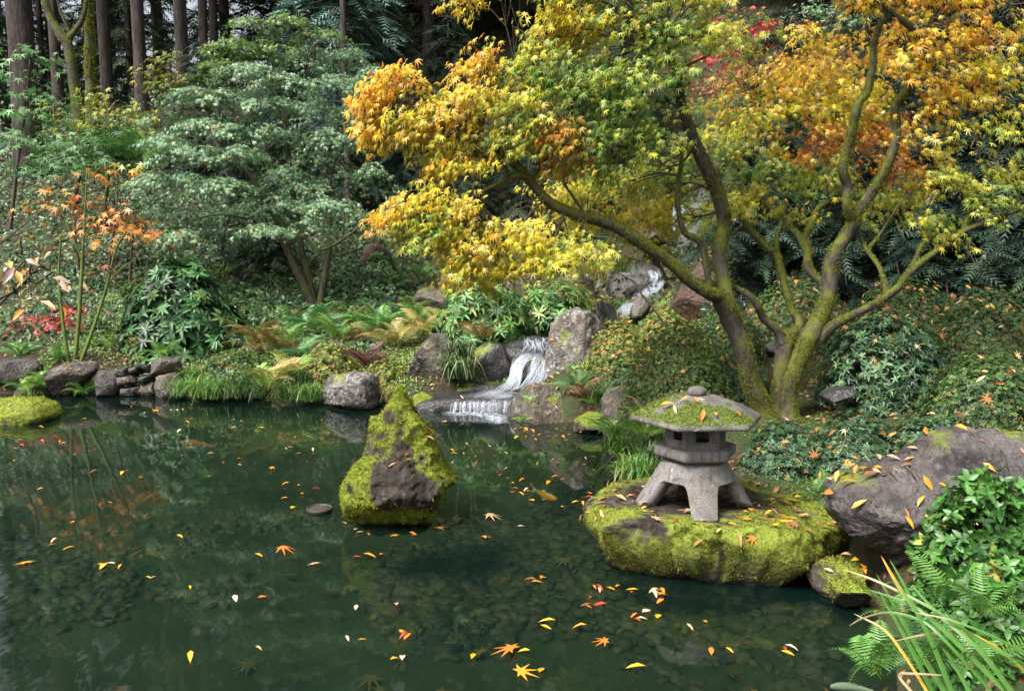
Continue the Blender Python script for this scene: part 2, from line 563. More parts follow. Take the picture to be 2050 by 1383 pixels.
# ------------------------------------------------------------------ pond outline, terrain
POND_PX = [(-900, 800), (-60, 792), (110, 787), (240, 785), (350, 791), (480, 797), (560, 799), (640, 802), (740, 806), (830, 812), (900, 818), (1000, 826), (1030, 838), (1140, 850), (1215, 872), (1245, 905), (1262, 950)]
POND = [tuple(G(x, y)[:2]) for x, y in POND_PX]
POND += [(.95, 4.95), (1.35, 4.75), (1.62, 4.45), (1.72, 4.05), (1.62, 3.55), (1.40, 3.0), (1.15, 2.45), (.3, 2.2), (-2.5, 2.1), (-9, 3.0)]
POND = np.array(POND)

def pond_sd(x, y):
    """signed distance to the pond's edge: negative over the water"""
    P = np.stack([x, y], -1)
    d = np.full(x.shape, 1e9); inside = np.zeros(x.shape, bool)
    n = len(POND)
    for i in range(n):
        a, b = POND[i], POND[(i + 1) % n]
        ab = b - a
        t = np.clip(((P - a) @ ab) / (ab @ ab), 0, 1)
        q = a + t[..., None] * ab
        d = np.minimum(d, np.hypot(P[..., 0] - q[..., 0], P[..., 1] - q[..., 1]))
        cond = ((a[1] > y) != (b[1] > y))
        xi = (b[0] - a[0]) * (y - a[1]) / (b[1] - a[1] + 1e-12) + a[0]
        inside ^= cond & (x < xi)
    return np.where(inside, -d, d)

def _relu(v): return np.maximum(v, 0)

def base_height(x, y):
    wl = smooth01((-x - 1.0) / 2.5)             # left part
    wr = smooth01((x - 1.6) / 1.6)              # right part
    wc = np.clip(1 - wl - wr, 0, 1)
    hl = .28 + .42 * _relu(y - 10.4) - .42 * _relu(y - 21.5)
    hc = .26 + .24 * _relu(y - 9.6) + .55 * _relu(y - 20)
    hr = .34 + .10 * _relu(y - 6.2) + .12 * _relu(y - 9) + .33 * _relu(y - 12.5) + .2 * _relu(y - 20)
    # the hill behind goes on rising except far to the left, where the sky shows between the trunks
    hl = hl + smooth01((x + 9.5) / 4.0) * .55 * _relu(y - 20)
    h = (wl * hl + wc * hc + wr * hr)
    far = _relu(y - 45)
    return np.minimum(h, 22) - .2 * far * 0

CTRL = []
for a, b, d in [(60, 705, 10.6), (250, 702, 10.8), (450, 722, 10.4), (632, 634, 12.5), (900, 655, 11.3), (1075, 684, 10.5), (1245, 640, 12.4), (1315, 552, 14.5),
                (1560, 838, 6.4), (1790, 815, 6.0), (60, 352, 17), (160, 258, 19), (290, 243, 22), (370, 175, 23), (700, 545, 14.5), (860, 625, 12.6), (1400, 655, 9.6), (1640, 560, 11.5), (1900, 520, 11.5),
                (1430, 500, 17.5), (590, 700, 10.8), (780, 690, 10.8), (1180, 640, 11.8), (1400, 880, 5.9), (1700, 850, 5.5)]:
    CTRL.append(W(a, b, d))
for a, b, d in [(1550, 1008, 5.1), (1700, 1000, 5.05), (1480, 960, 5.4), (1620, 960, 5.4), (1850, 1010, 4.6)]: CTRL.append(W(a, b, d))
CTRL = np.array(CTRL)
CSIG = np.where(CTRL[:, 1] < 8, .65, 1.1)
_res = CTRL[:, 2] - base_height(CTRL[:, 0], CTRL[:, 1])

def land(x, y):
    x = np.asarray(x, float); y = np.asarray(y, float)
    h = base_height(x, y)
    num = np.zeros(x.shape); den = np.full(x.shape, .35)
    for c, r, sg in zip(CTRL, _res, CSIG):
        w = np.exp(-((x - c[0]) ** 2 + (y - c[1]) ** 2) / (2 * sg ** 2))
        num = num + w * r; den = den + w
    h = h + num / den
    p = np.stack([x, y, np.zeros_like(x)], -1)
    return h + .10 * fbm(p * .9, 3, 3) + .04 * fbm(p * 3.7, 2, 5)

CHAN = np.array([W(940, 832, 8.7) - (0, 0, .25), W(975, 806, 9.1) - (0, 0, .22), W(1010, 790, 9.35) - (0, 0, .16), W(1045, 760, 9.7) - (0, 0, .16), W(1076, 700, 10.1) - (0, 0, .14), W(1085, 680, 10.5) - (0, 0, .12), W(1160, 662, 11.4) - (0, 0, .1), W(1240, 640, 12.6) - (0, 0, .15), W(1272, 602, 13.4) - (0, 0, .2), W(1315, 555, 14.2) - (0, 0, .25), W(1360, 510, 16) - (0, 0, .2), W(1400, 490, 17.3) - (0, 0, .3)])

def channel(x, y, h):
    """cut the stream's bed into the slope"""
    P = np.stack([x, y], -1); best = np.full(x.shape, 9.); bz = np.zeros(x.shape)
    for a, b in zip(CHAN[:-1], CHAN[1:]):
        ab = b[:2] - a[:2]
        t = np.clip(((P - a[:2]) @ ab) / (ab @ ab), 0, 1)
        q = a[:2] + t[..., None] * ab
        d = np.hypot(P[..., 0] - q[..., 0], P[..., 1] - q[..., 1])
        m = d < best
        best = np.where(m, d, best); bz = np.where(m, a[2] + t * (b[2] - a[2]), bz)
    w = smooth01((.75 - best) / .45)
    return h * (1 - w) + np.minimum(h, bz) * w

def height(x, y):
    x = np.asarray(x, float); y = np.asarray(y, float)
    sd = pond_sd(x, y)
    up = smooth01((sd + .02) / .42)
    l = land(x, y)
    p = np.stack([x, y, np.zeros_like(x)], -1)
    depth = -.10 - .34 * smooth01(-sd / 1.3) - .25 * smooth01((y - 5.2) / 2.5) * smooth01(-sd / .9) + .05 * fbm(p * 1.3, 3, 9)
    return channel(x, y, np.where(sd > -.02, depth * (1 - up) + np.maximum(l, .10) * up, depth))

def hz(x, y): return float(height(np.array([float(x)]), np.array([float(y)]))[0])

def axis(lo, hi, step, out_lo, out_hi):
    a = list(np.arange(lo, hi + 1e-6, step))
    s, v = step, a[-1]
    while v < out_hi: s *= 1.16; v += s; a.append(v)
    s, v = step, a[0]
    while v > out_lo: s *= 1.16; v -= s; a.insert(0, v)
    return np.array(a)

gx = axis(-6.6, 6.0, .10, -160, 160)
gy = axis(1.6, 15.5, .10, -90, 260)
X, Y = np.meshgrid(gx, gy)
Z = height(X.ravel(), Y.ravel())
GV = np.column_stack([X.ravel(), Y.ravel(), Z])
nx, ny = len(gx), len(gy)
i = np.arange(ny - 1)[:, None] * nx + np.arange(nx - 1)[None]
Q = np.stack([i, i + 1, i + nx + 1, i + nx], -1).reshape(-1, 4)
cen = GV[Q].mean(1)
wet = pond_sd(cen[:, 0], cen[:, 1]) < -.02

def submesh(V, F):
    u, inv = np.unique(F, return_inverse=True)
    return V[u], inv.reshape(F.shape)

gv, gf = submesh(GV, Q[~wet])
ground = mk('ground', gv, gf, M['ground'], origin=(0, 0, 0), smooth=True)
tag(ground, 'dark sloping soil of the garden strewn with fallen leaves', 'ground', kind='structure')
bv, bf = submesh(GV, Q[wet])
pond_bed = mk('pond_bed', bv, bf, M['bed'], origin=(0, 0, 0), smooth=True)
tag(pond_bed, 'olive muddy bottom of the pond seen through the water', 'pond bed', kind='structure')

wx = np.arange(-10.2, 2.4, .3); wy = np.arange(1.9, 11.4, .3)
X, Y = np.meshgrid(wx, wy)
WV = np.column_stack([X.ravel(), Y.ravel(), np.zeros(X.size)])
i = np.arange(len(wy) - 1)[:, None] * len(wx) + np.arange(len(wx) - 1)[None]
WQ = np.stack([i, i + 1, i + len(wx) + 1, i + len(wx)], -1).reshape(-1, 4)
cen = WV[WQ].mean(1)
keep = pond_sd(cen[:, 0], cen[:, 1]) < .45
wv, wf = submesh(WV, WQ[keep])
water = mk('pond_water', wv, wf, M['water'], origin=(0, 0, 0), smooth=True)
tag(water, 'still dark green pond water mirroring the trees', 'water', kind='structure')

# ------------------------------------------------------------------ slates lying on the pond bed
rng = np.random.default_rng(11)
def slate(rng):
    n = int(rng.integers(4, 7))
    a = np.sort(rng.random(n) * .7 + np.arange(n)) / n * 2 * np.pi
    r = .5 * (.65 + .6 * rng.random(n)); asp = .45 + .4 * rng.random()
    t = .10 + .10 * rng.random()
    top = np.column_stack([np.cos(a) * r * .96, np.sin(a) * r * asp * .96, np.full(n, t) + rng.normal(size=n) * .02])
    bot = np.column_stack([np.cos(a) * r, np.sin(a) * r * asp, np.full(n, -.12)])
    V = np.vstack([top, bot, [[0, 0, t + .03]]])
    F = []
    for k in range(n):
        m = (k + 1) % n
        F += [(k, m, 2 * n), (n + k, n + m, m), (n + k, m, k)]
    return V, np.array(F)
cand = np.column_stack([rng.uniform(-4.2, 1.9, 9000), rng.uniform(2.9, 7.6, 9000)])
nzv = fbm(np.column_stack([cand * .8, np.zeros(len(cand))]), 3, 41)
sdv = pond_sd(cand[:, 0], cand[:, 1])
# a broad tongue of slates in front of the cone rock and towards the lantern, bare mud to the left of it
pxv = cand[:, 0] / cand[:, 1]
wgt = smooth01((nzv - .08 + .46 * smooth01((pxv + .30) / .25) + .25 * smooth01((-pxv - .46) / .08)) / .25) * smooth01((7.4 - cand[:, 1]) / 1.5)
ok = (sdv < -.1) & (rng.random(len(cand)) < wgt)
cand = cand[ok]
cand = cand[np.argsort(cand[:, 1])]
zz = height(cand[:, 0], cand[:, 1])
pal = [(3, (.034, .032, .021)), (3, (.052, .048, .030)), (2, (.022, .022, .016)), (1, (.065, .058, .036)), (1, (.05, .038, .022))]
protos = []
for q in range(14):
    V, F = slate(rng)
    c = pick(rng, pal, 1, .1)
    protos.append((V, F, c))
pmesh = [mesh_from('slate', V, F, M['slate'], np.repeat(c, len(V), 0)) for V, F, c in protos]
far = Acc()
for q, (x, y) in enumerate(cand):
    s = .065 + .09 * rng.random() ** 2 + (.06 if rng.random() < .06 else 0)
    k = int(rng.integers(14)); a = rng.random() * 6.28
    if q < 300:
        o = obj('slate', pmesh[k], pond_bed, (x, y, zz[q] + .012))
        o.scale = (s, s, s * .8); o.rotation_euler = (rng.normal() * .15, rng.normal() * .15, a)
    else:
        V, F, c = protos[k]
        ca, sa = math.cos(a), math.sin(a)
        R = np.array([(ca, -sa, 0), (sa, ca, 0), (0, 0, 1)])
        far.add((V * (s, s, s * .8)) @ R.T + (x, y, zz[q] + .012), F, np.repeat(pick(rng, pal, 1, .15), len(V), 0))
o = far.build('slates', M['slate'], pond_bed)
tag(o, kind='stuff')

# ------------------------------------------------------------------ rocks
def ico(sub):
    bm = bmesh.new(); bmesh.ops.create_icosphere(bm, subdivisions=sub, radius=1.0)
    V = np.array([v.co[:] for v in bm.verts]); F = np.array([[v.index for v in f.verts] for f in bm.faces]); bm.free()
    return V, F
ICO = {4: ico(4), 5: ico(5), 6: ico(6)}

def poly_radius(poly, th):
    P = np.asarray(poly, float); r = np.zeros_like(th); n = len(P)
    c, s = np.cos(th), np.sin(th)
    best = np.zeros_like(th)
    for i in range(n):
        a, b = P[i], P[(i + 1) % n]
        e = b - a
        den = c * e[1] - s * e[0]
        den = np.where(np.abs(den) < 1e-9, 1e-9, den)
        t = (a[0] * e[1] - a[1] * e[0]) / den
        u = (a[0] * s - a[1] * c) / den
        hit = (t > 0) & (u >= -1e-6) & (u <= 1 + 1e-6)
        best = np.where(hit & (t > best), t, best)
    return np.where(best > 0, best, np.median(best[best > 0]))

def rock_surface(poly, tf, tb, seed, vertical=False, e=.62, planes=9, amp=.05, sub=5, cuts=(), detail=1.0, clip_lo=.52, clip_hi=.92):
    """unit directions -> a rock whose outline is poly (2-D metres); tf/tb half-thickness to the front and back (or bottom and top)"""
    rng = np.random.default_rng(seed)
    D, F = ICO[sub]
    if vertical: h0, h1, ax = D[:, 0], D[:, 1], D[:, 2]
    else: h0, h1, ax = D[:, 0], D[:, 2], -D[:, 1]        # ax > 0 : towards the camera
    rho = np.hypot(h0, h1); th = np.arctan2(h1, h0)
    r = poly_radius(poly, th)
    k = rho ** e
    T = np.where(ax > 0, tf, tb)
    a = np.sign(ax) * np.abs(ax) ** e * T
    u, v = np.cos(th) * r * k, np.sin(th) * r * k
    V = np.column_stack([u, v, a]) if vertical else np.column_stack([u, -a, v])
    size = float(np.mean(r))
    for q in range(planes):
        n = unit(rng.normal(size=3) * (np.array([.8, .8, 1.2]) if not vertical else np.array([1, 1, .6])))
        if not vertical: n[1] = -abs(n[1]) - .25; n = unit(n)
        s = V @ n; hgt = s.max() * rng.uniform(clip_lo, clip_hi)
        V = V - np.maximum(s - hgt, 0)[:, None] * n * .9
    for (cx, cy, cz, fr) in cuts:
        n = unit(np.array([cx, cy, cz], float)); s = V @ n; hgt = s.max() * fr
        V = V - np.maximum(s - hgt, 0)[:, None] * n * .95
    nd = unit(V)
    q = V / size
    disp = amp * fbm(q * 1.6 + seed, 3, seed) + amp * 1.1 * (np.abs(fbm(q * 4.2 + seed * .7, 3, seed + 5)) * 2 - .6) + amp * .42 * detail * fbm(q * 13 + seed, 3, seed + 9)
    V = V + nd * (disp * size)[:, None]
    return V, F

def facing(V, F):
    n = np.zeros_like(V)
    cr = np.cross(V[F[:, 1]] - V[F[:, 0]], V[F[:, 2]] - V[F[:, 0]])
    for k in range(3): np.add.at(n, F[:, k], cr)
    return unit(n)

SURF = {}      # world surfaces of the rocks, for the leaves that lie on them
MOSS_COL = [(3, (.26, .31, .018)), (4, (.42, .46, .028)), (2, (.11, .15, .014)), (1, (.48, .44, .06)), (1, (.14, .10, .025))]

def add_rock(name, key, V, F, mat, label, moss=0.0, moss_low=-1, moss_dir=(0, 0, 1), tufts=0, tuft_len=.016, group=None, cat='rock', seed=0, moss_fn=None, pal=MOSS_COL, droop=.25, parent=None):
    N = facing(V, F)
    if moss_fn is not None: m = moss_fn(V, N)
    else:
        md = unit(np.array(moss_dir, float))
        m = smooth01((N @ md * .55 + fbm(V * 5.0 + seed, 4, seed + 2) * .75 + (moss - .75)) / .28) if moss > 0 else np.zeros(len(V))
    o = mk(name, V, F, mat, parent, smooth=True, attrs={'moss': m})
    if label: tag(o, label, cat, group)
    if tufts:
        rng = np.random.default_rng(seed + 77)
        P, Nn = tri_sample(rng, V, np.column_stack([F]), tufts)
        # keep where mossy: nearest vertex mask through face average
        if moss_fn is not None: mm = moss_fn(P, Nn)
        else: mm = smooth01((Nn @ md * .55 + fbm(P * 5.0 + seed, 4, seed + 2) * .75 + (moss - .75)) / .28)
        k = (rng.random(len(P)) < mm) & (P[:, 2] > -.01)
        P, Nn = P[k], Nn[k]
        clump = .38 + .62 * smooth01((fbm(P * 24, 3, seed) + .25) / .5)
        c = pick(rng, pal, len(P), .16) * clump[:, None] ** .8
        tv, tf_, tc = moss_tufts(rng, P, Nn, tuft_len, c, droop=droop, wide=.15)
        t = mk('moss', tv, tf_, M['moss'], o, col=tc)
        tag(t, kind='stuff')
    SURF[key] = (V, F)
    return o

def rock_px(name, key, poly, d, thick, mat, label, seed, back=None, group=None, **kw):
    P = np.array(poly, float); c = P.mean(0) if not isinstance(thick, dict) else P.mean(0)
    c = (P.min(0) + P.max(0)) / 2 * .5 + P.mean(0) * .5
    loc = (P - c) * d / FPX; loc[:, 1] *= -1
    skw = {k: kw.pop(k) for k in ('e', 'planes', 'amp', 'sub', 'cuts', 'detail', 'clip_lo', 'clip_hi') if k in kw}
    skw.setdefault('sub', 4)
    V, F = rock_surface(loc, thick, back or thick, seed, **skw)
    return add_rock(name, key, V + W(c[0], c[1], d), F, mat, label, seed=seed, group=group, **kw)

R = rock_px
# the pointed mossy rock standing in the pond
def cone_moss(V, N):
    # moss runs down both edges and round the foot; the middle of the front face is bare
    c = W(800, 930, 5.25)
    x = (V[:, 0] - c[0]); z = V[:, 2]
    n = fbm(V * 7, 5, 5)
    bare_c = .02 + .10 * smooth01((.45 - z) / .4)
    halfw = .075 + .19 * smooth01((.68 - z) / .5)
    bare = smooth01((halfw + n * .22 - np.abs(x - bare_c)) / .05) * smooth01((z - .10 - n * .06) / .05) * smooth01((.80 - z + n * .08) / .08) * smooth01((-N[:, 1] - .05) / .3)
    m = smooth01((.62 + n * 1.5) / .35) * (1 - bare)
    return m * smooth01((z - .005) / .03)
R('pond_rock', 'cone', [(799, 772), (808, 779), (819, 798), (829, 818), (846, 846), (868, 880), (875, 903), (889, 932), (908, 957), (899, 974), (886, 1000), (872, 1030), (850, 1085), (740, 1090), (704, 1040), (690, 1008), (686, 980), (694, 946), (704, 934), (720, 922), (730, 905), (737, 880), (743, 850), (750, 838), (777, 816), (789, 790)],
  5.22, .32, M['rock_cone'], 'pointed cone-shaped rock with bright moss standing alone in the pond', 21, back=.30, e=.72, planes=4, amp=.065, sub=6, clip_lo=.75, clip_hi=.97, cuts=[(.25, -1, .42, .60), (-.35, -1, .35, .64)],
  moss_fn=cone_moss, tufts=80000, tuft_len=.015, detail=2.4)

# the low mossy slab that carries the lantern
plan = np.array([(.36, 4.55), (.38, 4.38), (.50, 4.22), (.70, 4.12), (.90, 4.06), (1.10, 4.00), (1.30, 3.98), (1.48, 4.00), (1.68, 4.12), (1.86, 4.30), (1.95, 4.55), (1.90, 4.80), (1.5, 5.02), (1.1, 5.12), (.75, 5.02), (.50, 4.80)])
pc = plan.mean(0)
V, F = rock_surface(plan - pc, .17, .36, 31, vertical=True, e=.26, planes=0, amp=.060, sub=6, detail=1.6, cuts=[(0, 0, 1, .90)])
V[:, 2] += .175
V[:, :2] *= (1 + .16 * fbm(np.column_stack([V[:, :2] * 3.0, V[:, 2] * 2]), 3, 77))[:, None]
under = smooth01((.16 - V[:, 2]) / .22)
V[:, :2] = (V[:, :2]) * (1 - .27 * under)[:, None]
V[:, 2] -= .07 * smooth01((V[:, 0] + pc[0] - 1.35) / .4) * smooth01(V[:, 2] / .2)
V[:, :2] += pc
V[:, 2] -= .05 * smooth01((.62 - V[:, 0]) / .3) * smooth01((V[:, 2]) / .2)
def slab_moss(V, N):
    n = fbm(V * 6.5, 4, 8)
    r = np.hypot((V[:, 0] - 1.10) / .50, (V[:, 1] - 4.62) / .36)
    bare = smooth01((1.05 - r + n * .35) / .2) * smooth01((V[:, 2] - .26) / .05)
    lowbare = smooth01((n + .02) / .15) * smooth01((.22 - V[:, 2]) / .1)
    return (1 - bare) * (1 - lowbare) * smooth01((.55 + n * 1.6) / .4) * smooth01((V[:, 2] - .01) / .04)
SLAB_PAL = [(3, (.21, .24, .022)), (3, (.33, .35, .034)), (2.5, (.09, .115, .016)), (2, (.33, .28, .07)), (2.5, (.11, .07, .024))]
add_rock('mossy_slab', 'slab', V, F, M['rock_cone'], 'low broad slab under the lantern, its edge shaggy with yellow-green moss', moss_fn=slab_moss, tufts=100000, tuft_len=.014, seed=31, pal=SLAB_PAL, droop=.5)

R('slab_rock', 'rightslab', [(1684, 1004), (1710, 980), (1770, 956), (1840, 930), (1880, 896), (1935, 872), (1995, 872), (2090, 880), (2130, 1000), (2080, 1160), (1960, 1200), (1870, 1176), (1780, 1120), (1716, 1082), (1690, 1044)], 4.0, .42, M['rock_violet'],
  'big tilted grey slab scattered with orange leaves beside the lantern rock', 43, back=.42, sub=6, e=.42, planes=6, clip_lo=.72, clip_hi=.95, amp=.06, cuts=[(-.14, -.70, .70, .36), (-.30, -.80, -.60, .55), (-.8, -.5, .1, .8)], moss=.08, tufts=12000, tuft_len=.014, detail=2.6)
R('mossy_stone', 'moss_side', [(1640, 1140), (1660, 1128), (1700, 1126), (1740, 1145), (1748, 1180), (1716, 1215), (1650, 1210), (1620, 1160)], 4.12, .16, M['rock_cone'], 'small mossy stone wedged between lantern slab and tilted grey slab', 44, sub=5, moss=.72, tufts=9000, tuft_len=.018, pal=SLAB_PAL, droop=.4)
R('mossy_stone', 'moss_side2', [(1668, 1172), (1700, 1160), (1735, 1175), (1740, 1215), (1700, 1222), (1670, 1205)], 3.95, .1, M['rock_cone'], 'fist-sized mossy lump at the waterline below the tilted grey slab', 45, moss=.8, tufts=3000, tuft_len=.016, pal=SLAB_PAL)

# around the waterfall
R('boulder', 'fall_right', [(1150, 616), (1182, 622), (1210, 648), (1224, 700), (1216, 770), (1190, 792), (1110, 785), (1088, 745), (1097, 690), (1104, 650), (1128, 630)], 9.7, .42, M['rock_pale'], 'tall pale boulder standing at the waterfall\'s side, streaked with lichen', 51, sub=5, e=.5, planes=5, cuts=[(-.45, -.8, .3, .74), (.6, -.7, .2, .66)], moss=.26, moss_dir=(0, -.3, 1))
R('boulder', 'fall_front', [(1002, 828), (1022, 800), (1042, 782), (1066, 769), (1105, 768), (1136, 782), (1154, 806), (1158, 840), (1146, 872), (1050, 880), (1004, 866)], 8.55, .35, M['rock'], 'rounded wet boulder at the waterline in front of the waterfall', 52, sub=5, e=.6, planes=5, moss=.30)
R('ledge_rock', 'ledge', [(838, 796), (870, 788), (930, 786), (1010, 788), (1064, 790), (1070, 830), (1030, 870), (850, 870), (836, 830)], 9.35, .42, M['rock_dark'], 'flat wet ledge over which the lowest curtain of water spills', 53, back=.55, sub=5, e=.32, planes=1, amp=.03)
R('wet_rock', 'ledge_back', [(848, 776), (880, 766), (940, 764), (1000, 768), (1012, 800), (848, 800)], 9.7, .25, M['rock_dark'], 'dark wet shelf between grey boulder and the ledge', 107, e=.4, planes=4, moss=.3)
R('boulder', 'fall_left', [(812, 758), (826, 722), (842, 690), (864, 669), (890, 667), (908, 690), (910, 800), (832, 805), (810, 785)], 9.75, .33, M['rock'], 'tall smooth grey boulder beside the dark grass tuft', 54, sub=5, e=.55, planes=6, moss=.18)
R('wet_rock', 'fall_mid', [(945, 702), (975, 684), (1006, 688), (1022, 730), (1020, 790), (985, 800), (938, 800), (936, 740)], 10.1, .3, M['rock_dark'], 'black wet rock striped with moss between grass tuft and waterfall', 55, planes=5, moss=.42, tufts=3500, tuft_len=.016)
R('wet_rock', 'fall_core', [(1040, 735), (1052, 728), (1070, 732), (1074, 752), (1062, 768), (1040, 766)], 9.85, .14, M['rock_dark'], 'small wet rock parting the white water of the waterfall', 56, planes=4)
R('wet_rock', 'fall_back', [(1000, 690), (1030, 676), (1100, 676), (1130, 700), (1125, 800), (1000, 800)], 10.45, .30, M['rock_dark'], 'dark rock face behind the lower waterfall', 57, e=.45, planes=3)
R('boulder', 'left_pale', [(640, 778), (652, 756), (700, 747), (744, 750), (758, 772), (756, 812), (720, 826), (648, 820)], 9.25, .32, M['rock_pale'], 'squat pale lichen-covered boulder at the water\'s edge behind the cone rock', 58, sub=5, e=.5, planes=4, moss=.24, amp=.08)
R('flat_rock', 'left_flat', [(580, 692), (610, 680), (690, 682), (706, 700), (700, 730), (590, 730)], 10.9, .35, M['rock'], 'low flat rock under the ferns left of the waterfall', 59, e=.45, moss=.45)
R('flat_stone', 'lip_left', [(755, 745), (778, 735), (800, 740), (806, 758), (760, 762)], 9.9, .18, M['rock'], 'small flat stone above the water between pale boulder and grey boulder', 60, moss=.25)
R('mossy_stone', 'ledge_moss', [(826, 792), (845, 785), (866, 794), (868, 822), (828, 822)], 9.1, .12, M['rock'], 'little green mossy stone at the left end of the wet ledge', 61, moss=.8, tufts=2500, tuft_len=.016)
R('boulder', 'back_a', [(822, 606), (838, 578), (872, 569), (898, 580), (906, 640), (818, 645)], 12.8, .35, M['rock'], 'weathered boulder on the slope behind the yellow ferns', 62, planes=6, moss=.2)
R('boulder', 'back_b', [(896, 612), (930, 600), (975, 610), (1005, 650), (1000, 690), (898, 690)], 11.9, .4, M['rock'], 'brown boulder half hidden under the rhododendron by the falls', 63, moss=.35)
R('boulder', 'back_c', [(970, 560), (1020, 545), (1060, 580), (1050, 640), (965, 640)], 13.2, .4, M['rock'], 'shaded boulder behind the bright rhododendron', 64, moss=.35)
R('boulder', 'back_d', [(1100, 560), (1140, 535), (1185, 545), (1200, 610), (1110, 620)], 13.6, .45, M['rock'], 'shaded boulder under the yellow leaves left of the upper cascade', 65, moss=.3)
R('standing_stone', 'back_e', [(722, 520), (735, 489), (758, 487), (780, 505), (790, 540), (786, 590), (722, 590)], 14.6, .35, M['rock_brown'], 'upright brown stone standing in the shade behind the ferns', 66, planes=6, moss=.12)
R('boulder', 'back_f', [(1345, 612), (1378, 556), (1402, 524), (1428, 530), (1446, 580), (1450, 660), (1340, 665)], 10.4, .4, M['rock_brown'], 'tall reddish-brown boulder behind the left maple trunk', 67, sub=5, planes=6, cuts=[(-.5, -.8, .25, .7)], moss=.12)
R('wet_rock', 'up_a', [(1170, 610), (1200, 598), (1235, 612), (1240, 660), (1170, 660)], 12.3, .3, M['rock_dark'], 'wet rock at the foot of the upper cascade', 68, planes=4, moss=.3)
R('wet_rock', 'up_b', [(1215, 560), (1240, 525), (1290, 520), (1330, 540), (1330, 620), (1240, 640), (1215, 620)], 14.6, .5, M['rock_dark'], 'dark wet rock wall beside the upper cascade', 69, planes=4)
R('wet_rock', 'up_c', [(1262, 596), (1290, 590), (1305, 605), (1300, 640), (1262, 640)], 12.8, .2, M['rock'], 'rounded stone right of the upper cascade\'s foot', 70, moss=.3)
R('wet_rock', 'up_d', [(1330, 470), (1345, 400), (1400, 370), (1470, 390), (1490, 470), (1470, 560), (1340, 560)], 18.0, .8, M['rock_dark'], 'high dark rock wall with the topmost trickle of water', 71, planes=4, e=.45)
R('boulder', 'up_e', [(1265, 470), (1290, 448), (1330, 455), (1340, 500), (1270, 510)], 16.0, .4, M['rock_brown'], 'brown boulder glimpsed between mossy limbs and upper cascade', 72)
# left bank
R('wedge_rock', 'left_wedge', [(102, 742), (128, 729), (186, 721), (186, 742), (165, 768), (138, 796), (112, 790)], 9.95, .28, M['rock'], 'dark wedge-shaped rock jutting over the water with leaves on top', 81, planes=4, e=.45, cuts=[(.2, -.8, -.5, .6)])
R('boulder', 'left_a', [(-20, 722), (50, 718), (84, 730), (84, 770), (-20, 775)], 10.3, .3, M['rock_violet'], 'grey rock on the far bank at the picture\'s left edge', 82, planes=4)
R('boulder', 'left_b', [(185, 752), (205, 740), (235, 744), (242, 775), (235, 792), (190, 792)], 9.95, .2, M['rock_violet'], 'rounded bluish-grey rock between wedge rock and stacked dark stones', 83, planes=4, moss=.1)
for q, (poly, lab, m) in enumerate([
        ([(236, 738), (262, 733), (268, 750), (238, 752)], 'uppermost black stone of the little stacked wall, left one', 'rock_dark'),
        ([(264, 735), (284, 730), (286, 748), (266, 752)], 'uppermost black stone of the little stacked wall, middle one', 'rock_dark'),
        ([(285, 732), (304, 728), (308, 746), (286, 750)], 'uppermost black stone of the little stacked wall, right one', 'rock_dark'),
        ([(240, 754), (272, 750), (280, 768), (242, 772)], 'grey wedge stone in the middle course of the stacked wall', 'rock'),
        ([(282, 752), (308, 748), (310, 764), (284, 766)], 'black block in the middle course of the stacked wall', 'rock_dark'),
        ([(246, 774), (284, 768), (286, 788), (246, 792)], 'flat black stone at the waterline of the stacked wall', 'rock_dark'),
        ([(284, 768), (312, 764), (318, 790), (284, 792)], 'mossy block at the waterline of the stacked wall', 'rock')]):
    R('wall_stone', 'ws%d' % q, poly, 10.0 + .04 * (q < 3), .14, M[m], lab, 90 + q, group='stones of the little stacked wall', planes=3, e=.35, moss=.5 if q == 6 else 0)
R('boulder', 'left_c', [(305, 722), (330, 714), (356, 722), (360, 745), (330, 752), (306, 748)], 10.05, .2, M['rock'], 'rough dark boulder sitting atop the end of the stacked wall', 98, planes=4)
R('boulder', 'left_d', [(312, 752), (350, 746), (366, 768), (356, 796), (314, 796)], 9.95, .2, M['rock'], 'grey boulder at the waterline beside the big sedge clump', 99, planes=4)
R('boulder', 'left_e', [(30, 756), (80, 750), (104, 772), (100, 800), (30, 800)], 10.0, .22, M['rock'], 'mossy rock under ferns at the left end of the far bank', 100, moss=.5)
R('mossy_boulder', 'left_moss', [(-60, 806), (20, 797), (66, 798), (98, 812), (113, 830), (96, 862), (-60, 880)], 8.55, .34, M['rock_cone'], 'low bright-green mossy boulder in the water at the left edge', 101, sub=5, e=.6, planes=2, moss=.95, tufts=16000, tuft_len=.018)
# right bank
R('boulder', 'r_a', [(1204, 800), (1222, 778), (1250, 772), (1272, 800), (1280, 880), (1210, 885)], 7.6, .25, M['rock'], 'grey rock with pale streaks left of the lantern behind the grass', 102, planes=4, moss=.25)
R('mossy_stone', 'r_b', [(1150, 842), (1180, 826), (1212, 830), (1218, 862), (1170, 880), (1148, 866)], 7.9, .2, M['rock'], 'low mossy stone at the waterline right of the wet boulder', 103, moss=.6, tufts=2500, tuft_len=.016)
R('flat_stone', 'r_c', [(1648, 794), (1672, 778), (1702, 774), (1712, 786), (1690, 800), (1655, 804)], 6.2, .16, M['rock_dark'], 'flat black stone on the leaf litter right of the maple trunks', 104, planes=4, e=.4)
R('stone', 'r_d', [(1534, 690), (1548, 680), (1566, 686), (1566, 708), (1536, 710)], 8.2, .1, M['rock_dark'], 'small dark stone behind the fork of the middle maple trunk', 105)
R('boulder', 'r_e', [(1180, 770), (1200, 756), (1230, 770), (1230, 830), (1180, 835)], 8.6, .25, M['rock'], 'shaded rock behind the drooping ferns right of the falls', 106, moss=.3)

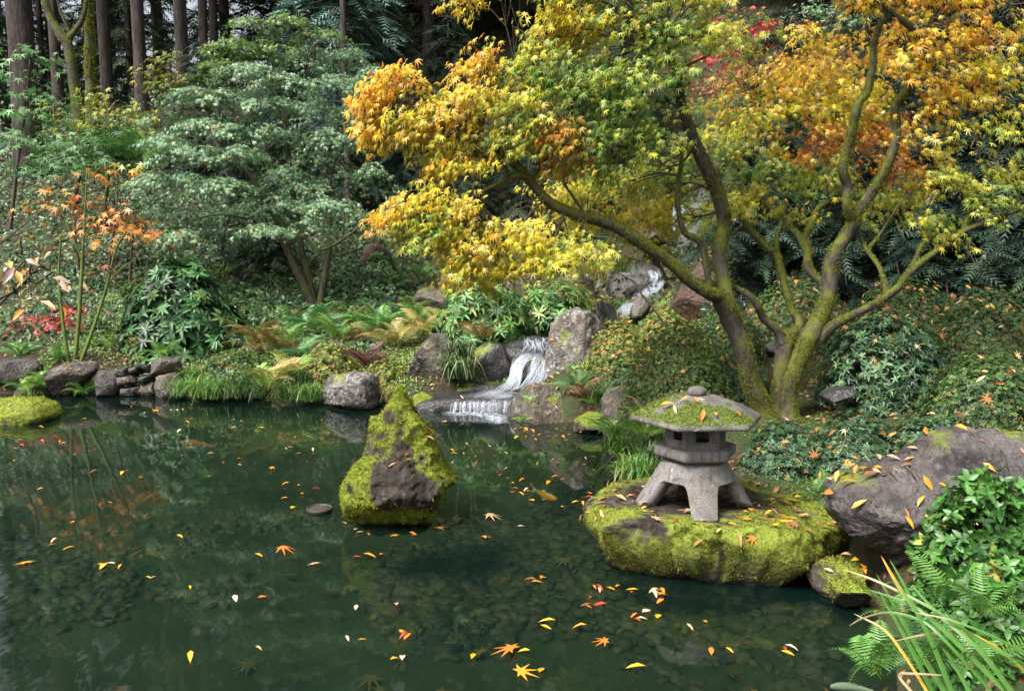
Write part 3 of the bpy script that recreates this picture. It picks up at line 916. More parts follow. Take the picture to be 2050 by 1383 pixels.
# ------------------------------------------------------------------ falling water
def sheet(name, left, right, parent, mat, nu=24, nv=28, dens=None, bulge=.02, seed=0):
    """left/right: lists of (px, py, depth) edge lines from the lip down"""
    Lw = spline([W(*q) for q in left], 8); Rw = spline([W(*q) for q in right], 8)
    def res(P):
        s = np.concatenate([[0], np.cumsum(np.linalg.norm(np.diff(P, axis=0), axis=1))]); t = np.linspace(0, s[-1], nv)
        return np.stack([np.interp(t, s, P[:, k]) for k in range(3)], 1), s[-1]
    A, la = res(Lw); B, lb = res(Rw)
    u = np.linspace(0, 1, nu)
    V = A[:, None] * (1 - u)[None, :, None] + B[:, None] * u[None, :, None]
    wob = fbm(np.stack(np.meshgrid(u * 8, np.linspace(0, 2, nv)) + [np.full((nv, nu), seed)], -1), 2, seed)
    V[..., 1] -= bulge * (np.sin(np.pi * u)[None] + wob)
    V[..., 2] += bulge * .4 * wob
    uu = np.broadcast_to(u[None], (nv, nu)); vv = np.broadcast_to(np.linspace(0, 1, nv)[:, None], (nv, nu))
    edge = smooth01(np.minimum(uu, 1 - uu) / .12)
    a = edge * (dens(uu, vv) if dens else 1)
    i = np.arange(nv - 1)[:, None] * nu + np.arange(nu - 1)[None]
    Fq = np.stack([i, i + 1, i + nu + 1, i + nu], -1).reshape(-1, 4)
    return mk(name, V.reshape(-1, 3), Fq, mat, parent, smooth=True, attrs={'wu': uu.ravel() + seed * 3.1, 'wv': vv.ravel() * (la + lb) / 2 * 1.4, 'wa': np.clip(a.ravel(), 0, 1)})

def strands(left, right, parent, n, seed, mat='strand_water', wid=(5, 12), wob=.10, v0=(0, .35), v1=(.6, 1.0), dens=(.35, .95), name='strand'):
    """many thin soft ribbons of water that follow the flow between two edge lines (px, py, depth)"""
    rng = np.random.default_rng(seed)
    A = spline([W(*q) for q in left], 8); B = spline([W(*q) for q in right], 8)
    nv = 22
    def res(P):
        s_ = np.concatenate([[0], np.cumsum(np.linalg.norm(np.diff(P, axis=0), axis=1))]); t = np.linspace(0, s_[-1], 60)
        return np.stack([np.interp(t, s_, P[:, q]) for q in range(3)], 1)
    A, B = res(A), res(B)
    dep = left[0][2]
    V, F, wu, wv, wa, base = [], [], [], [], [], 0
    for q in range(n):
        t = np.linspace(rng.uniform(*v0), rng.uniform(*v1), nv)
        u = np.clip(rng.random() + wob * np.sin(t * rng.uniform(3, 9) + rng.random() * 6) + wob * rng.normal() * t, 0, 1)
        i0 = np.clip(t * 59, 0, 58.999).astype(int); f = (t * 59 - i0)[:, None]
        f = np.clip(f, 0, 1)
        pa = A[i0] * (1 - f) + A[i0 + 1] * f; pb = B[i0] * (1 - f) + B[i0 + 1] * f
        P = pa * (1 - u)[:, None] + pb * u[:, None]
        P[:, 1] -= .006 + .03 * rng.random(); P[:, 2] += .010 * np.sin(t * 17 + q)
        w = rng.uniform(*wid) * dep / FPX * (.6 + .6 * np.sin(np.pi * np.linspace(.15, .9, nv)))
        T = unit(np.gradient(P, axis=0)); sd = unit(np.cross(T, [0, -1., .35]))
        aa = rng.uniform(*dens) * smooth01(np.minimum(np.linspace(0, 1, nv), np.linspace(1, 0, nv)) / .22)
        for off, al in ((-.5, 0), (-.18, 1), (.18, 1), (.5, 0)):
            V.append(P + sd * (w * off)[:, None] + np.array([0, -.006 * al, 0])); wa.append(aa * al); wu.append(np.full(nv, rng.random() * 9 + off)); wv.append(t * 3 + q)
        for c in range(3):
            i = base + c * nv + np.arange(nv - 1)
            F.append(np.stack([i, i + nv, i + nv + 1, i + 1], -1))
        base += 4 * nv
    return mk(name, np.concatenate(V), np.concatenate(F), M[mat], parent, smooth=True, attrs={'wu': np.concatenate(wu), 'wv': np.concatenate(wv), 'wa': np.concatenate(wa)})

lf = root('waterfall', W(1040, 785, 9.6), 'white silky lower waterfall sliding down between dark rock and tall pale boulder', 'waterfall')
strands([(1050, 672, 10.2), (1050, 690, 10.05), (1044, 712, 9.95)], [(1101, 672, 10.2), (1100, 688, 10.05), (1098, 706, 9.93)], lf, 26, 1, wid=(1.5, 5), dens=(.10, .40), name='veil', v0=(0, .4), v1=(.7, 1))
strands([(1056, 704, 9.95), (1032, 716, 9.86), (1024, 736, 9.76), (1020, 756, 9.62), (1006, 772, 9.5), (970, 786, 9.3)], [(1092, 702, 9.9), (1064, 716, 9.8), (1046, 734, 9.7), (1042, 756, 9.56), (1036, 774, 9.42), (1022, 790, 9.25)], lf, 60, 2, wid=(2.5, 8), wob=.14, dens=(.10, .42), name='stream')
strands([(1080, 700, 9.92), (1066, 722, 9.75), (1058, 748, 9.6), (1044, 770, 9.46), (1020, 786, 9.3)], [(1102, 698, 9.9), (1100, 722, 9.74), (1094, 752, 9.6), (1074, 776, 9.45), (1050, 792, 9.28)], lf, 44, 3, wid=(2, 6), wob=.14, dens=(.08, .34), name='stream')
strands([(1040, 772, 9.42), (1000, 780, 9.33), (960, 786, 9.22), (905, 798, 9.03)], [(1052, 786, 9.27), (1030, 792, 9.16), (1000, 797, 9.05), (985, 801, 8.97)], lf, 26, 4, wid=(3, 8), wob=.15, dens=(.06, .22), name='stream')
lc = root('waterfall', W(955, 825, 8.92), 'low curtain of thin white water strands dropping from the ledge into the pond', 'waterfall')
strands([(899, 803, 8.98), (897, 811, 8.92), (893, 829, 8.89)], [(962, 801, 8.98), (962, 811, 8.92), (962, 829, 8.89)], lc, 40, 5, wid=(1.2, 4), wob=.015, dens=(.12, .6), v0=(0, .08), v1=(.95, 1))
strands([(960, 801, 8.98), (960, 811, 8.92), (960, 829, 8.89)], [(1022, 799, 8.98), (1022, 810, 8.92), (1020, 829, 8.89)], lc, 40, 6, wid=(1.2, 4), wob=.015, dens=(.12, .6), v0=(0, .08), v1=(.95, 1))
def blot(name, pts, parent, z, mat, seed, rings=7):
    P = np.array([G(x, y, z) for x, y in pts]); c = P.mean(0); S = spline(np.vstack([P, P[:1]]), 5)[:-1]
    V, wu, wv, wa = [c], [0], [0], [1]
    n = len(S)
    for r in range(1, rings + 1):
        t = r / rings
        for k in range(n):
            q = c + (S[k] - c) * t; V.append(q); wu.append(q[0] * 2 + seed); wv.append(q[1] * 2); wa.append(1 - t ** 2)
    F = [(0, 1 + k, 1 + (k + 1) % n) for k in range(n)]
    for r in range(rings - 1):
        for k in range(n):
            a, b = 1 + r * n + k, 1 + r * n + (k + 1) % n
            F += [(a, a + n, b + n), (a, b + n, b)]
    V = np.array(V); V[:, 2] = z
    return mk(name, V, np.array(F), mat, parent, smooth=True, attrs={'wu': np.array(wu), 'wv': np.array(wv), 'wa': np.array(wa)})
blot('foam', [(880, 822), (905, 818), (960, 822), (1010, 826), (1020, 836), (990, 842), (950, 832), (900, 832), (885, 830)], lc, .008, M['foam'], 1)
blot('foam', [(985, 828), (1015, 832), (1012, 846), (985, 848), (970, 838)], lc, .010, M['foam'], 4)
uf = root('waterfall', W(1280, 595, 14.0), 'narrow white upper cascade stepping down the dark rocks', 'waterfall')
strands([(1295, 536, 14.0), (1301, 552, 13.95), (1300, 568, 13.85)], [(1318, 538, 14.0), (1322, 552, 13.95), (1322, 566, 13.85)], uf, 18, 7, wid=(2, 5), dens=(.1, .45), name='veil')
strands([(1308, 554, 13.9), (1298, 572, 13.75), (1276, 588, 13.6), (1260, 600, 13.4)], [(1334, 554, 13.9), (1328, 574, 13.75), (1308, 588, 13.55), (1286, 602, 13.3)], uf, 34, 8, wid=(3, 8), dens=(.1, .4), name='stream')
strands([(1260, 600, 13.0), (1244, 612, 12.8), (1236, 626, 12.65), (1230, 644, 12.5)], [(1286, 600, 13.0), (1264, 612, 12.8), (1260, 628, 12.65), (1256, 646, 12.5)], uf, 24, 9, wid=(2, 6), dens=(.08, .32), name='stream')
tf_ = root('waterfall', W(1400, 490, 17.0), 'faint topmost waterfall on the high dark rock wall behind the maple', 'waterfall')
strands([(1345, 402, 17.0), (1347, 440, 16.95), (1346, 490, 16.9)], [(1374, 402, 17.0), (1372, 440, 16.95), (1374, 490, 16.9)], tf_, 18, 11, wid=(4, 9), dens=(.2, .6), name='veil')
strands([(1420, 400, 17.0), (1424, 440, 16.95), (1426, 495, 16.9)], [(1470, 405, 17.0), (1470, 440, 16.95), (1472, 495, 16.9)], tf_, 26, 12, wid=(4, 9), dens=(.25, .7), name='veil')
# ------------------------------------------------------------------ the stone lantern
LAN = W(1389, 1000, 4.62); LAN[2] = .322
lan = root('stone_lantern', LAN, 'grey granite snow-viewing lantern with mossy hexagonal roof and splayed legs', 'lantern')
LS = 1.0
LROT = math.radians(3)
def lan_w(V, rot=LROT, tilt=0.0):
    V = np.asarray(V, float) * (LS, LS, LS * .92)
    c, s = math.cos(rot), math.sin(rot)
    V = V @ np.array([(c, s, 0), (-s, c, 0), (0, 0, 1)])
    return V + LAN
def hexr(th):                       # radius of a unit hexagon (corner radius 1) with a flat side to the front
    a = (th % (math.pi / 3)) - math.pi / 6
    return math.cos(math.pi / 6) / np.cos(a)
def grid_faces(nu, nv):
    i = np.arange(nv - 1)[:, None] * nu; j = np.arange(nu)[None]; k = (j + 1) % nu
    return np.stack([i + j, i + k, i + nu + k, i + nu + j], -1).reshape(-1, 4)
def hex_loft(profile, n=72, soft=0.0, jitter=.0015, seed=0):
    th = np.linspace(0, 2 * np.pi, n, endpoint=False)
    V = []
    for r, z, hx in profile:
        rr = r * (hexr(th) * hx + (1 - hx) * .955)
        V.append(np.column_stack([rr * np.cos(th), rr * np.sin(th), np.full(n, z)]))
    V = np.concatenate(V)
    V = V + unit(V) * (jitter * fbm(V * 40, 3, seed))[:, None]
    V = np.vstack([V, [[0, 0, profile[0][1]]], [[0, 0, profile[-1][1]]]])
    Fq = grid_faces(n, len(profile))
    a = len(V) - 2; b = len(V) - 1; m = (len(profile) - 1) * n
    Ft = np.array([(a, (k + 1) % n, k) for k in range(n)] + [(b, m + k, m + (k + 1) % n) for k in range(n)])
    return V, [Fq, Ft]

# legs and the ring they grow from: one curved surface cut into pedestal and four legs
NT_, NS = 144, 22
th = np.linspace(0, 2 * np.pi, NT_, endpoint=False)
leg_dirs = np.radians([-92, -4, 88, 184])
da = np.min(np.abs((th[:, None] - leg_dirs[None] + np.pi) % (2 * np.pi) - np.pi), 1)
half = math.radians(12)
arch = smooth01((da - half) / math.radians(17))
zb = .178 * np.sqrt(np.clip(1 - (1 - arch) ** 2, 0, 1))
top = .285
Vo, Vi = [], []
for s in np.linspace(0, 1, NS):
    z = top + (zb - top) * s
    q = (top - z) / top
    ro = .185 + .035 * np.sin(q * 1.2) + .105 * q ** 1.25 + .012 * np.cos(4 * (th - leg_dirs[0])) * q
    thick = .105 - .02 * q
    Vo.append(np.column_stack([ro * np.cos(th), ro * np.sin(th), z]))
    ri = ro - thick
    Vi.append(np.column_stack([ri * np.cos(th), ri * np.sin(th), np.maximum(z - .0, 0)]))
# narrow each leg sideways towards its foot happens through the arch; roll the outer top edge
Vo[0][:, :2] *= .93; Vo[0][:, 2] += .004
ringV = np.concatenate(Vo + Vi[::-1])
ringV = ringV + unit(ringV) * (.004 * fbm(ringV * 18, 4, 3))[:, None]
nr = 2 * NS
Fq = grid_faces(NT_, nr)
Fq = np.vstack([Fq, np.stack([(nr - 1) * NT_ + np.arange(NT_), (nr - 1) * NT_ + (np.arange(NT_) + 1) % NT_, (np.arange(NT_) + 1) % NT_, np.arange(NT_)], -1)])
cenf = ringV[Fq].mean(1)
angf = np.arctan2(cenf[:, 1], cenf[:, 0])
dl = np.abs((angf[:, None] - leg_dirs[None] + np.pi) % (2 * np.pi) - np.pi)
which = dl.argmin(1)
low = cenf[:, 2] < .160
def moss_attr(V): return {'moss': np.zeros(len(V))}
V, F = submesh(ringV, Fq[~low][:, ::-1])
mk('pedestal', lan_w(V, 0), F, M['granite'], lan, smooth=True, attrs=moss_attr(V))
for k in range(4):
    V, F = submesh(ringV, Fq[low & (which == k)][:, ::-1])
    mk('leg', lan_w(V, 0), F, M['granite'], lan, smooth=True, attrs=moss_attr(V))
V, F = hex_loft([(.10, .262, 0), (.16, .285, .6), (.185, .302, 1), (.185, .308, 1)], seed=4)
mk('bracket', lan_w(V), F, M['granite'], lan, attrs=moss_attr(V))
V, F = hex_loft([(.20, .306, 1), (.232, .318, 1), (.238, .326, 1), (.238, .372, 1), (.230, .380, 1), (.12, .383, 1)], seed=5)
mk('platform', lan_w(V), F, M['granite'], lan, attrs=moss_attr(V))

# firebox: six panels with square openings and recessed rims
RB, z0, z1 = .176, .382, .540
fire = root('firebox', LAN, None, None); fire.parent = lan; fire.location = (0, 0, 0)
ap = RB * math.cos(math.pi / 6)
def panel_mesh():
    w = RB / 2 - .0005; H = z1 - z0; T = .03
    ow, o0, o1 = .056, .028, .122        # outer recess
    iw, i0, i1 = .038, .040, .112        # opening
    def rect(hw, a, b, y): return [(-hw, y, a), (hw, y, a), (hw, y, b), (-hw, y, b)]
    V = rect(w, 0, H, 0) + rect(ow, o0, o1, 0) + rect(ow, o0, o1, .008) + rect(iw, i0, i1, .008) + rect(iw, i0, i1, T) + rect(w - T * .577, 0, H, T)
    F = []
    for a in range(5):
        for k in range(4): F.append((a * 4 + k, a * 4 + (k + 1) % 4, a * 4 + 4 + (k + 1) % 4, a * 4 + 4 + k))
    return np.array(V), np.array(F)
PV, PF = panel_mesh()
for k in range(6):
    a = k * math.pi / 3
    V = PV + np.array([0, -ap, z0])
    c, s = math.cos(a), math.sin(a)
    V = V @ np.array([(c, s, 0), (-s, c, 0), (0, 0, 1)])
    mk('panel', lan_w(V), PF, M['granite'], fire, attrs=moss_attr(V))
# roof: thin hexagonal eave rising to a shallow dome
prof = [(.16, .530, 1), (.355, .532, 1), (.378, .536, 1), (.382, .544, 1), (.381, .558, 1), (.372, .566, 1), (.34, .586, .85), (.30, .610, .7), (.25, .636, .5), (.20, .657, .35), (.15, .674, .2), (.10, .685, .1), (.05, .689, 0)]
V, F = hex_loft(prof, 144, jitter=.004, seed=7)
Vw = lan_w(V)
tri = np.vstack([F[0][:, :3], F[0][:, [0, 2, 3]], F[1]])
def roof_moss(V, N):
    x, y, z = ((V - LAN) / (LS, LS, LS * .92)).T
    n = fbm(V * 9, 4, 15)
    left = smooth01((.18 - x + n * .18) / .10)
    rim = smooth01((.9 - np.hypot(x - .02, y + .22) / .30 + n * .7) / .3)
    peak = smooth01((np.hypot(x - .02, y) - .12 + n * .1) / .05)
    m = np.clip(np.maximum(left * smooth01((n + .60) / .3), rim * smooth01((n + .50) / .3)), 0, 1) * peak
    return m * smooth01((z - .561) / .01) * smooth01((.10 - y + n * .2) / .1)
Nn = facing(Vw, tri)
rf = mk('roof', Vw, F, M['granite_roof'], lan, attrs={'moss': roof_moss(Vw, Nn)})
SURF['roof'] = (Vw, tri)
rng = np.random.default_rng(5)
P, Nn = tri_sample(rng, Vw, tri, 36000)
k = (rng.random(len(P)) < roof_moss(P, Nn)) & (Nn[:, 2] > .2)
c = pick(rng, [(3, (.14, .18, .018)), (3, (.20, .24, .022)), (2, (.09, .12, .016)), (1, (.26, .25, .05))], k.sum(), .16)
tv, tf2, tc = moss_tufts(rng, P[k], Nn[k], .014, c)
tag(mk('moss', tv, tf2, M['moss'], rf, col=tc), kind='stuff')
V, F = hex_loft([(.026, .680, 0), (.046, .686, 0), (.055, .700, 0), (.054, .717, 0), (.045, .732, 0), (.027, .741, 0), (.008, .744, 0)], 40, jitter=.003, seed=9)
mk('finial', lan_w(V), F, M['granite_roof'], lan, smooth=True, attrs=moss_attr(V))
# ------------------------------------------------------------------ the big autumn maple
GRN, LGR, YLW, YOR, ORG_, RED, BRN = (.13, .27, .06), (.44, .54, .11), (.88, .76, .07), (.88, .58, .055), (.80, .31, .045), (.45, .06, .04), (.34, .13, .04)
CRM = (.85, .70, .36)
PALS = {
    'O': [(3, ORG_), (4, YOR), (3, YLW), (.6, RED), (.6, BRN), (1.4, CRM), (.6, LGR)],
    'YO': [(5, YLW), (2.5, YOR), (1.5, ORG_), (2.5, LGR), (1.6, CRM), (1.2, GRN)],
    'Y': [(6, YLW), (1.5, YOR), (3, LGR), (1.5, CRM)],
    'YG': [(3.5, YLW), (4, LGR), (3, GRN), (.6, YOR), (.8, CRM)],
    'G': [(5, GRN), (4, LGR), (1, YLW), (.5, CRM)],
    'OG': [(3, ORG_), (2, YOR), (3, LGR), (2, GRN), (1, BRN)],
    'OB': [(4, ORG_), (3, BRN), (2, YOR), (1, RED), (1, CRM)],
}
def tube_obj(name, pts, mat, parent, sides=9, bump=.10, per=6, seed=0):
    P, Rr = limb_px(pts, per)
    V, F = tube(P, Rr, sides, bump, seed)
    o = mk(name, V, F, mat, parent, smooth=True)
    return o, P, Rr, V, F

def px_limbs(spec, parent, mat, fuzz=None, seed=0, pal=MOSS_COL, fuzz_len=.014):
    """spec: list of (name, points); returns sampled points of all limbs for hanging twigs on"""
    allP = []
    rng = np.random.default_rng(seed)
    for q, (nm, pts) in enumerate(spec):
        o, P, Rr, V, F = tube_obj(nm, pts, mat, parent, seed=seed + q)
        allP.append(np.column_stack([P, Rr]))
        if fuzz:
            area = np.linalg.norm(np.cross(V[F[:, 1]] - V[F[:, 0]], V[F[:, 2]] - V[F[:, 0]]), axis=1).sum() / 2
            n = int(area * fuzz)
            if n < 20: continue
            p, nn = tri_sample(rng, V, F, n)
            m = smooth01((fbm(p * 6, 4, seed + 3) + .22 + .30 * nn[:, 2] + .12 * nn[:, 0]) / .3)
            k = rng.random(n) < m
            if k.sum() < 5: continue
            c = pick(rng, pal, k.sum(), .18)
            tv, tf, tc = moss_tufts(rng, p[k], nn[k], fuzz_len, c, droop=.1, wide=.14)
            tag(mk('moss', tv, tf, M['moss'], o, col=tc), kind='stuff')
    return np.concatenate(allP)

def maple_pads(rng, pads, tree_c, leafsize, tmpl, per_spray=11, out=None, droop=.55, hang=.9, flat=.75):
    """leaf sprays filling the pads; pad = (px, py, depth, rx_px, ry_px, leaves, palette, depth_radius)"""
    L = []
    for (px, py, d, rx, ry, n, pal, *dr) in pads:
        c = W(px, py, d); sx, sz = rx * d / FPX, ry * d / FPX; sy = dr[0] if dr else .6 * sx
        m = max(3, n // per_spray)
        q = rand_unit(rng, m) * (rng.random((m, 1)) ** .42)
        o = c + q * (sx, sy, sz)
        dirh = unit((o - tree_c) * (1, 1, 0) + rng.normal(size=(m, 3)) * (.6, .6, 0))
        bend = unit(dirh + np.array([0, 0, -droop]) + rng.normal(size=(m, 3)) * .2)
        side = unit(np.cross(dirh, [0, 0, 1.]))
        t = rng.random((m, per_spray)) * leafsize * 3.6
        w = rng.normal(size=(m, per_spray)) * leafsize * 1.1
        P = o[:, None] + bend[:, None] * t[..., None] + side[:, None] * w[..., None] + rng.normal(size=(m, per_spray, 3)) * leafsize * .35
        P = P.reshape(-1, 3); k = len(P)
        hd = np.repeat(dirh, per_spray, 0)
        a = unit(hd * .45 + np.array([0, 0, -hang]) + rng.normal(size=(k, 3)) * .38)
        nn = unit(np.array([0, 0, flat]) + hd * .8 + rng.normal(size=(k, 3)) * .42)
        pal_ = PALS[pal] if isinstance(pal, str) else pal
        col = pick(rng, pal_, k, .16)
        sp = np.repeat(pick(rng, pal_, m, .1), per_spray, 0)
        col = col * .55 + sp * .45
        s = leafsize * (.5 + .8 * rng.random(k))
        g = fbm(P * 2.8, 2, 91) > -.33 if leafsize < .06 else np.ones(k, bool)      # gaps between the sprays
        L.append((P[g], a[g], nn[g], s[g], col[g]))
    P, a, nn, s, col = (np.concatenate(z) for z in zip(*L))
    return P, frames(nn, a), s, col

def build_leaves(tree, P, Rf, s, col, tmpl, mat, singles=300, crown_name='crown'):
    """the leaves that show largest become single leaf parts, the rest one crown part"""
    d = P[:, 1] + np.abs(Rf[:, 1, 2]) * 0
    show = s / d * (.35 + np.abs(Rf[:, 1, 2])) * (1 + .0)
    order = np.argsort(-show)
    one = order[:singles]; rest = order[singles:]
    tl = tmpl if isinstance(tmpl, list) else [tmpl]
    acc = Acc()
    for q, T in enumerate(tl):
        acc.add(*scatter(T[0], T[1], P[rest[q::len(tl)]], Rf[rest[q::len(tl)]], s[rest[q::len(tl)]], col[rest[q::len(tl)]]))
    cr = acc.build(crown_name, mat, tree)
    tmpl = tl[0]
    tag(cr, kind='stuff')
    if singles:
        org = ORG[tree.name]
        # a dozen colour variants of one leaf mesh are shared by the single leaves
        cl = col[one]
        idx = np.linspace(0, len(one) - 1, 16).astype(int)
        cen = cl[idx]
        meshes = [mesh_from('leaf', tmpl[0], tmpl[1], mat, np.repeat(c[None], len(tmpl[0]), 0)) for c in cen]
        near = ((cl[:, None] - cen[None]) ** 2).sum(-1).argmin(1)
        from mathutils import Matrix
        for j, q in enumerate(one):
            o = bpy.data.objects.new('leaf', meshes[near[j]])
            COL.objects.link(o); o.parent = tree
            m = np.eye(4); m[:3, :3] = Rf[q] * s[q]; m[:3, 3] = P[q] - org
            o.matrix_local = Matrix(m.tolist())
    return cr

def twigs_to_pads(rng, limbs, pads, parent, mat, name='branch', sub=6, r0=.012, joined=True):
    acc = Acc(); k = 0
    for (px, py, d, rx, ry, n, *_) in pads:
        c = W(px, py, d)
        j = np.argmin(((limbs[:, :3] - c) ** 2).sum(1) + rng.random(len(limbs)) * .02)
        a = limbs[j, :3]; rr = min(r0, limbs[j, 3] * .8)
        L = np.linalg.norm(c - a)
        mid = (a + c) / 2 + rng.normal(size=3) * .10 * L + np.array([0, 0, .08 * L])
        P = spline([a, mid, c], 6)
        V, F = tube(P, np.linspace(rr, .004, len(P)), 5)
        acc.add(V, F)
        for q in range(sub):
            t = rng.random(); b = P[int(t * (len(P) - 1))]
            e = c + rand_unit(rng, 1)[0] * rng.random() ** .4 * np.array([rx * d / FPX, .5 * rx * d / FPX, ry * d / FPX])
            m2 = (b + e) / 2 + rng.normal(size=3) * .04 + np.array([0, 0, .03])
            S = spline([b, m2, e], 4)
            V, F = tube(S, np.linspace(.005, .0018, len(S)), 4)
            acc.add(V, F)
    return tag(acc.build(name, mat, parent, smooth=True), kind='stuff')

base = W(1560, 838, 6.4)
maple = root('maple_tree', base, 'large autumn maple with mossy forked trunks and yellow-orange leaves behind the lantern', 'tree')
LIMBS = [
    ('trunk', [(1536, 856, 6.35, 62), (1530, 832, 6.35, 48), (1516, 795, 6.32, 40), (1503, 765, 6.3, 38), (1489, 705, 6.25, 38), (1466, 645, 6.2, 40), (1452, 612, 6.15, 40), (1436, 590, 6.1, 34)]),
    ('limb', [(1448, 612, 6.15, 34), (1452, 587, 6.18, 32), (1444, 541, 6.2, 30), (1442, 496, 6.2, 29), (1449, 448, 6.2, 28), (1445, 412, 6.15, 28), (1433, 375, 6.1, 27), (1416, 340, 6.05, 26), (1395, 298, 6.0, 25), (1378, 257, 5.95, 24), (1364, 215, 5.9, 20), (1357, 156, 5.8, 17), (1346, 120, 5.75, 14), (1330, 80, 5.7, 10)]),
    ('limb', [(1440, 594, 6.1, 30), (1416, 586, 6.0, 26), (1385, 566, 5.95, 25), (1350, 533, 5.9, 24), (1310, 505, 5.85, 24), (1275, 480, 5.8, 25), (1223, 450, 5.75, 24), (1153, 430, 5.7, 22), (1101, 406, 5.65, 20), (1066, 368, 5.6, 18), (1032, 330, 5.55, 15), (997, 302, 5.5, 11), (965, 278, 5.45, 7)]),
    ('branch', [(1066, 368, 5.6, 12), (1040, 352, 5.55, 11), (1014, 361, 5.5, 9), (962, 385, 5.45, 7), (928, 404, 5.4, 5), (851, 413, 5.35, 3)]),
    ('branch', [(1064, 366, 5.6, 11), (1080, 330, 5.62, 8), (1077, 295, 5.62, 6), (1066, 274, 5.6, 3)]),
    ('branch', [(1014, 361, 5.5, 9), (1012, 335, 5.5, 8), (1000, 320, 5.5, 5), (950, 312, 5.45, 3)]),
    ('branch', [(1076, 330, 5.62, 8), (1101, 312, 5.65, 5), (1120, 290, 5.65, 3)]),
    ('branch', [(1420, 572, 6.05, 13), (1405, 490, 6.0, 15), (1371, 466, 5.95, 12), (1357, 416, 5.9, 10), (1359, 360, 5.9, 8), (1364, 312, 5.85, 6), (1352, 285, 5.85, 3)]),
    ('trunk', [(1556, 852, 6.42, 44), (1556, 815, 6.42, 30), (1562, 767, 6.42, 30), (1566, 725, 6.42, 32), (1573, 684, 6.42, 36), (1577, 668, 6.42, 26)]),
    ('limb', [(1568, 684, 6.4, 26), (1556, 662, 6.38, 19), (1527, 635, 6.35, 15), (1516, 612, 6.3, 14), (1500, 592, 6.3, 12), (1465, 574, 6.35, 11), (1420, 569, 6.4, 10), (1370, 555, 6.45, 7), (1330, 560, 6.5, 4)]),
    ('limb', [(1575, 680, 6.42, 28), (1596, 662, 6.45, 22), (1600, 642, 6.5, 18), (1586, 622, 6.55, 16), (1576, 587, 6.6, 15), (1565, 552, 6.65, 14), (1555, 510, 6.75, 14), (1537, 496, 6.8, 13), (1499, 455, 6.95, 12), (1478, 420, 7.05, 10), (1455, 395, 7.1, 7), (1432, 375, 7.1, 4)]),
    ('branch', [(1555, 510, 6.75, 11), (1556, 475, 6.85, 9), (1566, 448, 6.95, 8), (1590, 425, 7.05, 5)]),
    ('limb', [(1655, 585, 6.5, 18), (1645, 566, 6.55, 16), (1618, 538, 6.65, 17), (1616, 505, 6.75, 18), (1602, 477, 6.85, 17), (1574, 448, 6.95, 15), (1538, 410, 7.05, 14), (1517, 375, 7.15, 13), (1489, 344, 7.2, 10), (1458, 326, 7.25, 6), (1437, 316, 7.3, 4)]),
    ('branch', [(1606, 485, 6.85, 12), (1625, 445, 6.95, 11), (1640, 415, 7.05, 9), (1680, 395, 7.2, 6), (1720, 380, 7.3, 4)]),
    ('branch', [(1519, 378, 7.15, 11), (1537, 340, 7.2, 9), (1551, 305, 7.25, 8), (1540, 250, 7.3, 6), (1523, 219, 7.3, 3)]),
    ('branch', [(1551, 305, 7.25, 8), (1574, 278, 7.3, 6), (1602, 250, 7.35, 3)]),
    ('trunk', [(1584, 852, 6.38, 58), (1578, 830, 6.38, 42), (1577, 784, 6.38, 36), (1587, 750, 6.38, 36), (1608, 698, 6.38, 38), (1628, 663, 6.38, 38), (1645, 628, 6.38, 34), (1659, 587, 6.38, 32), (1663, 538, 6.38, 30), (1674, 503, 6.35, 28), (1694, 472, 6.35, 26), (1711, 441, 6.3, 26), (1704, 420, 6.3, 22)]),
    ('limb', [(1710, 440, 6.3, 24), (1697, 410, 6.25, 19), (1697, 375, 6.25, 19), (1687, 340, 6.2, 18), (1694, 305, 6.2, 17), (1707, 257, 6.15, 17), (1719, 208, 6.1, 16), (1736, 184, 6.1, 16), (1746, 139, 6.05, 14), (1749, 94, 6.0, 13), (1760, 55, 5.95, 13), (1772, 20, 5.9, 12), (1790, -40, 5.85, 9), (1800, -110, 5.8, 5)]),
    ('limb', [(1712, 432, 6.3, 22), (1742, 389, 6.3, 20), (1767, 350, 6.25, 19), (1787, 305, 6.2, 19), (1795, 264, 6.2, 18), (1792, 215, 6.15, 18), (1812, 187, 6.1, 19), (1833, 139, 6.05, 17), (1850, 97, 6.0, 15), (1854, 70, 5.95, 13), (1866, 40, 5.9, 9), (1890, 0, 5.85, 5)]),
    ('branch', [(1853, 80, 5.98, 14), (1829, 59, 5.95, 14), (1801, 38, 5.9, 12), (1776, 18, 5.88, 8), (1740, -10, 5.85, 4)]),
    ('limb', [(1640, 680, 6.38, 26), (1669, 652, 6.3, 21), (1714, 628, 6.2, 17), (1760, 604, 6.1, 16), (1801, 573, 6.0, 16), (1820, 548, 5.95, 16), (1850, 521, 5.9, 14), (1891, 493, 5.85, 12), (1926, 465, 5.8, 11), (1968, 448, 5.75, 10), (2020, 427, 5.7, 8), (2090, 400, 5.65, 5)]),
    ('branch', [(1824, 540, 5.95, 9), (1843, 496, 6.0, 9), (1855, 478, 6.05, 7), (1870, 440, 6.1, 4)]),
    ('branch', [(1926, 465, 5.8, 9), (1942, 428, 5.85, 8), (1956, 405, 5.9, 5), (1975, 370, 5.9, 3)]),
    ('branch', [(1775, 590, 6.1, 9), (1772, 575, 6.15, 9), (1760, 535, 6.25, 9), (1735, 500, 6.35, 8), (1718, 465, 6.4, 5), (1715, 440, 6.4, 3)]),
    ('branch', [(1735, 500, 6.35, 7), (1755, 478, 6.4, 6), (1778, 444, 6.45, 4)]),
]
limb_pts = px_limbs(LIMBS, maple, M['bark_maple'], fuzz=52000, seed=300, fuzz_len=.015, pal=[(3, (.13, .16, .016)), (3, (.21, .23, .02)), (3, (.07, .09, .014)), (1, (.28, .27, .04))])
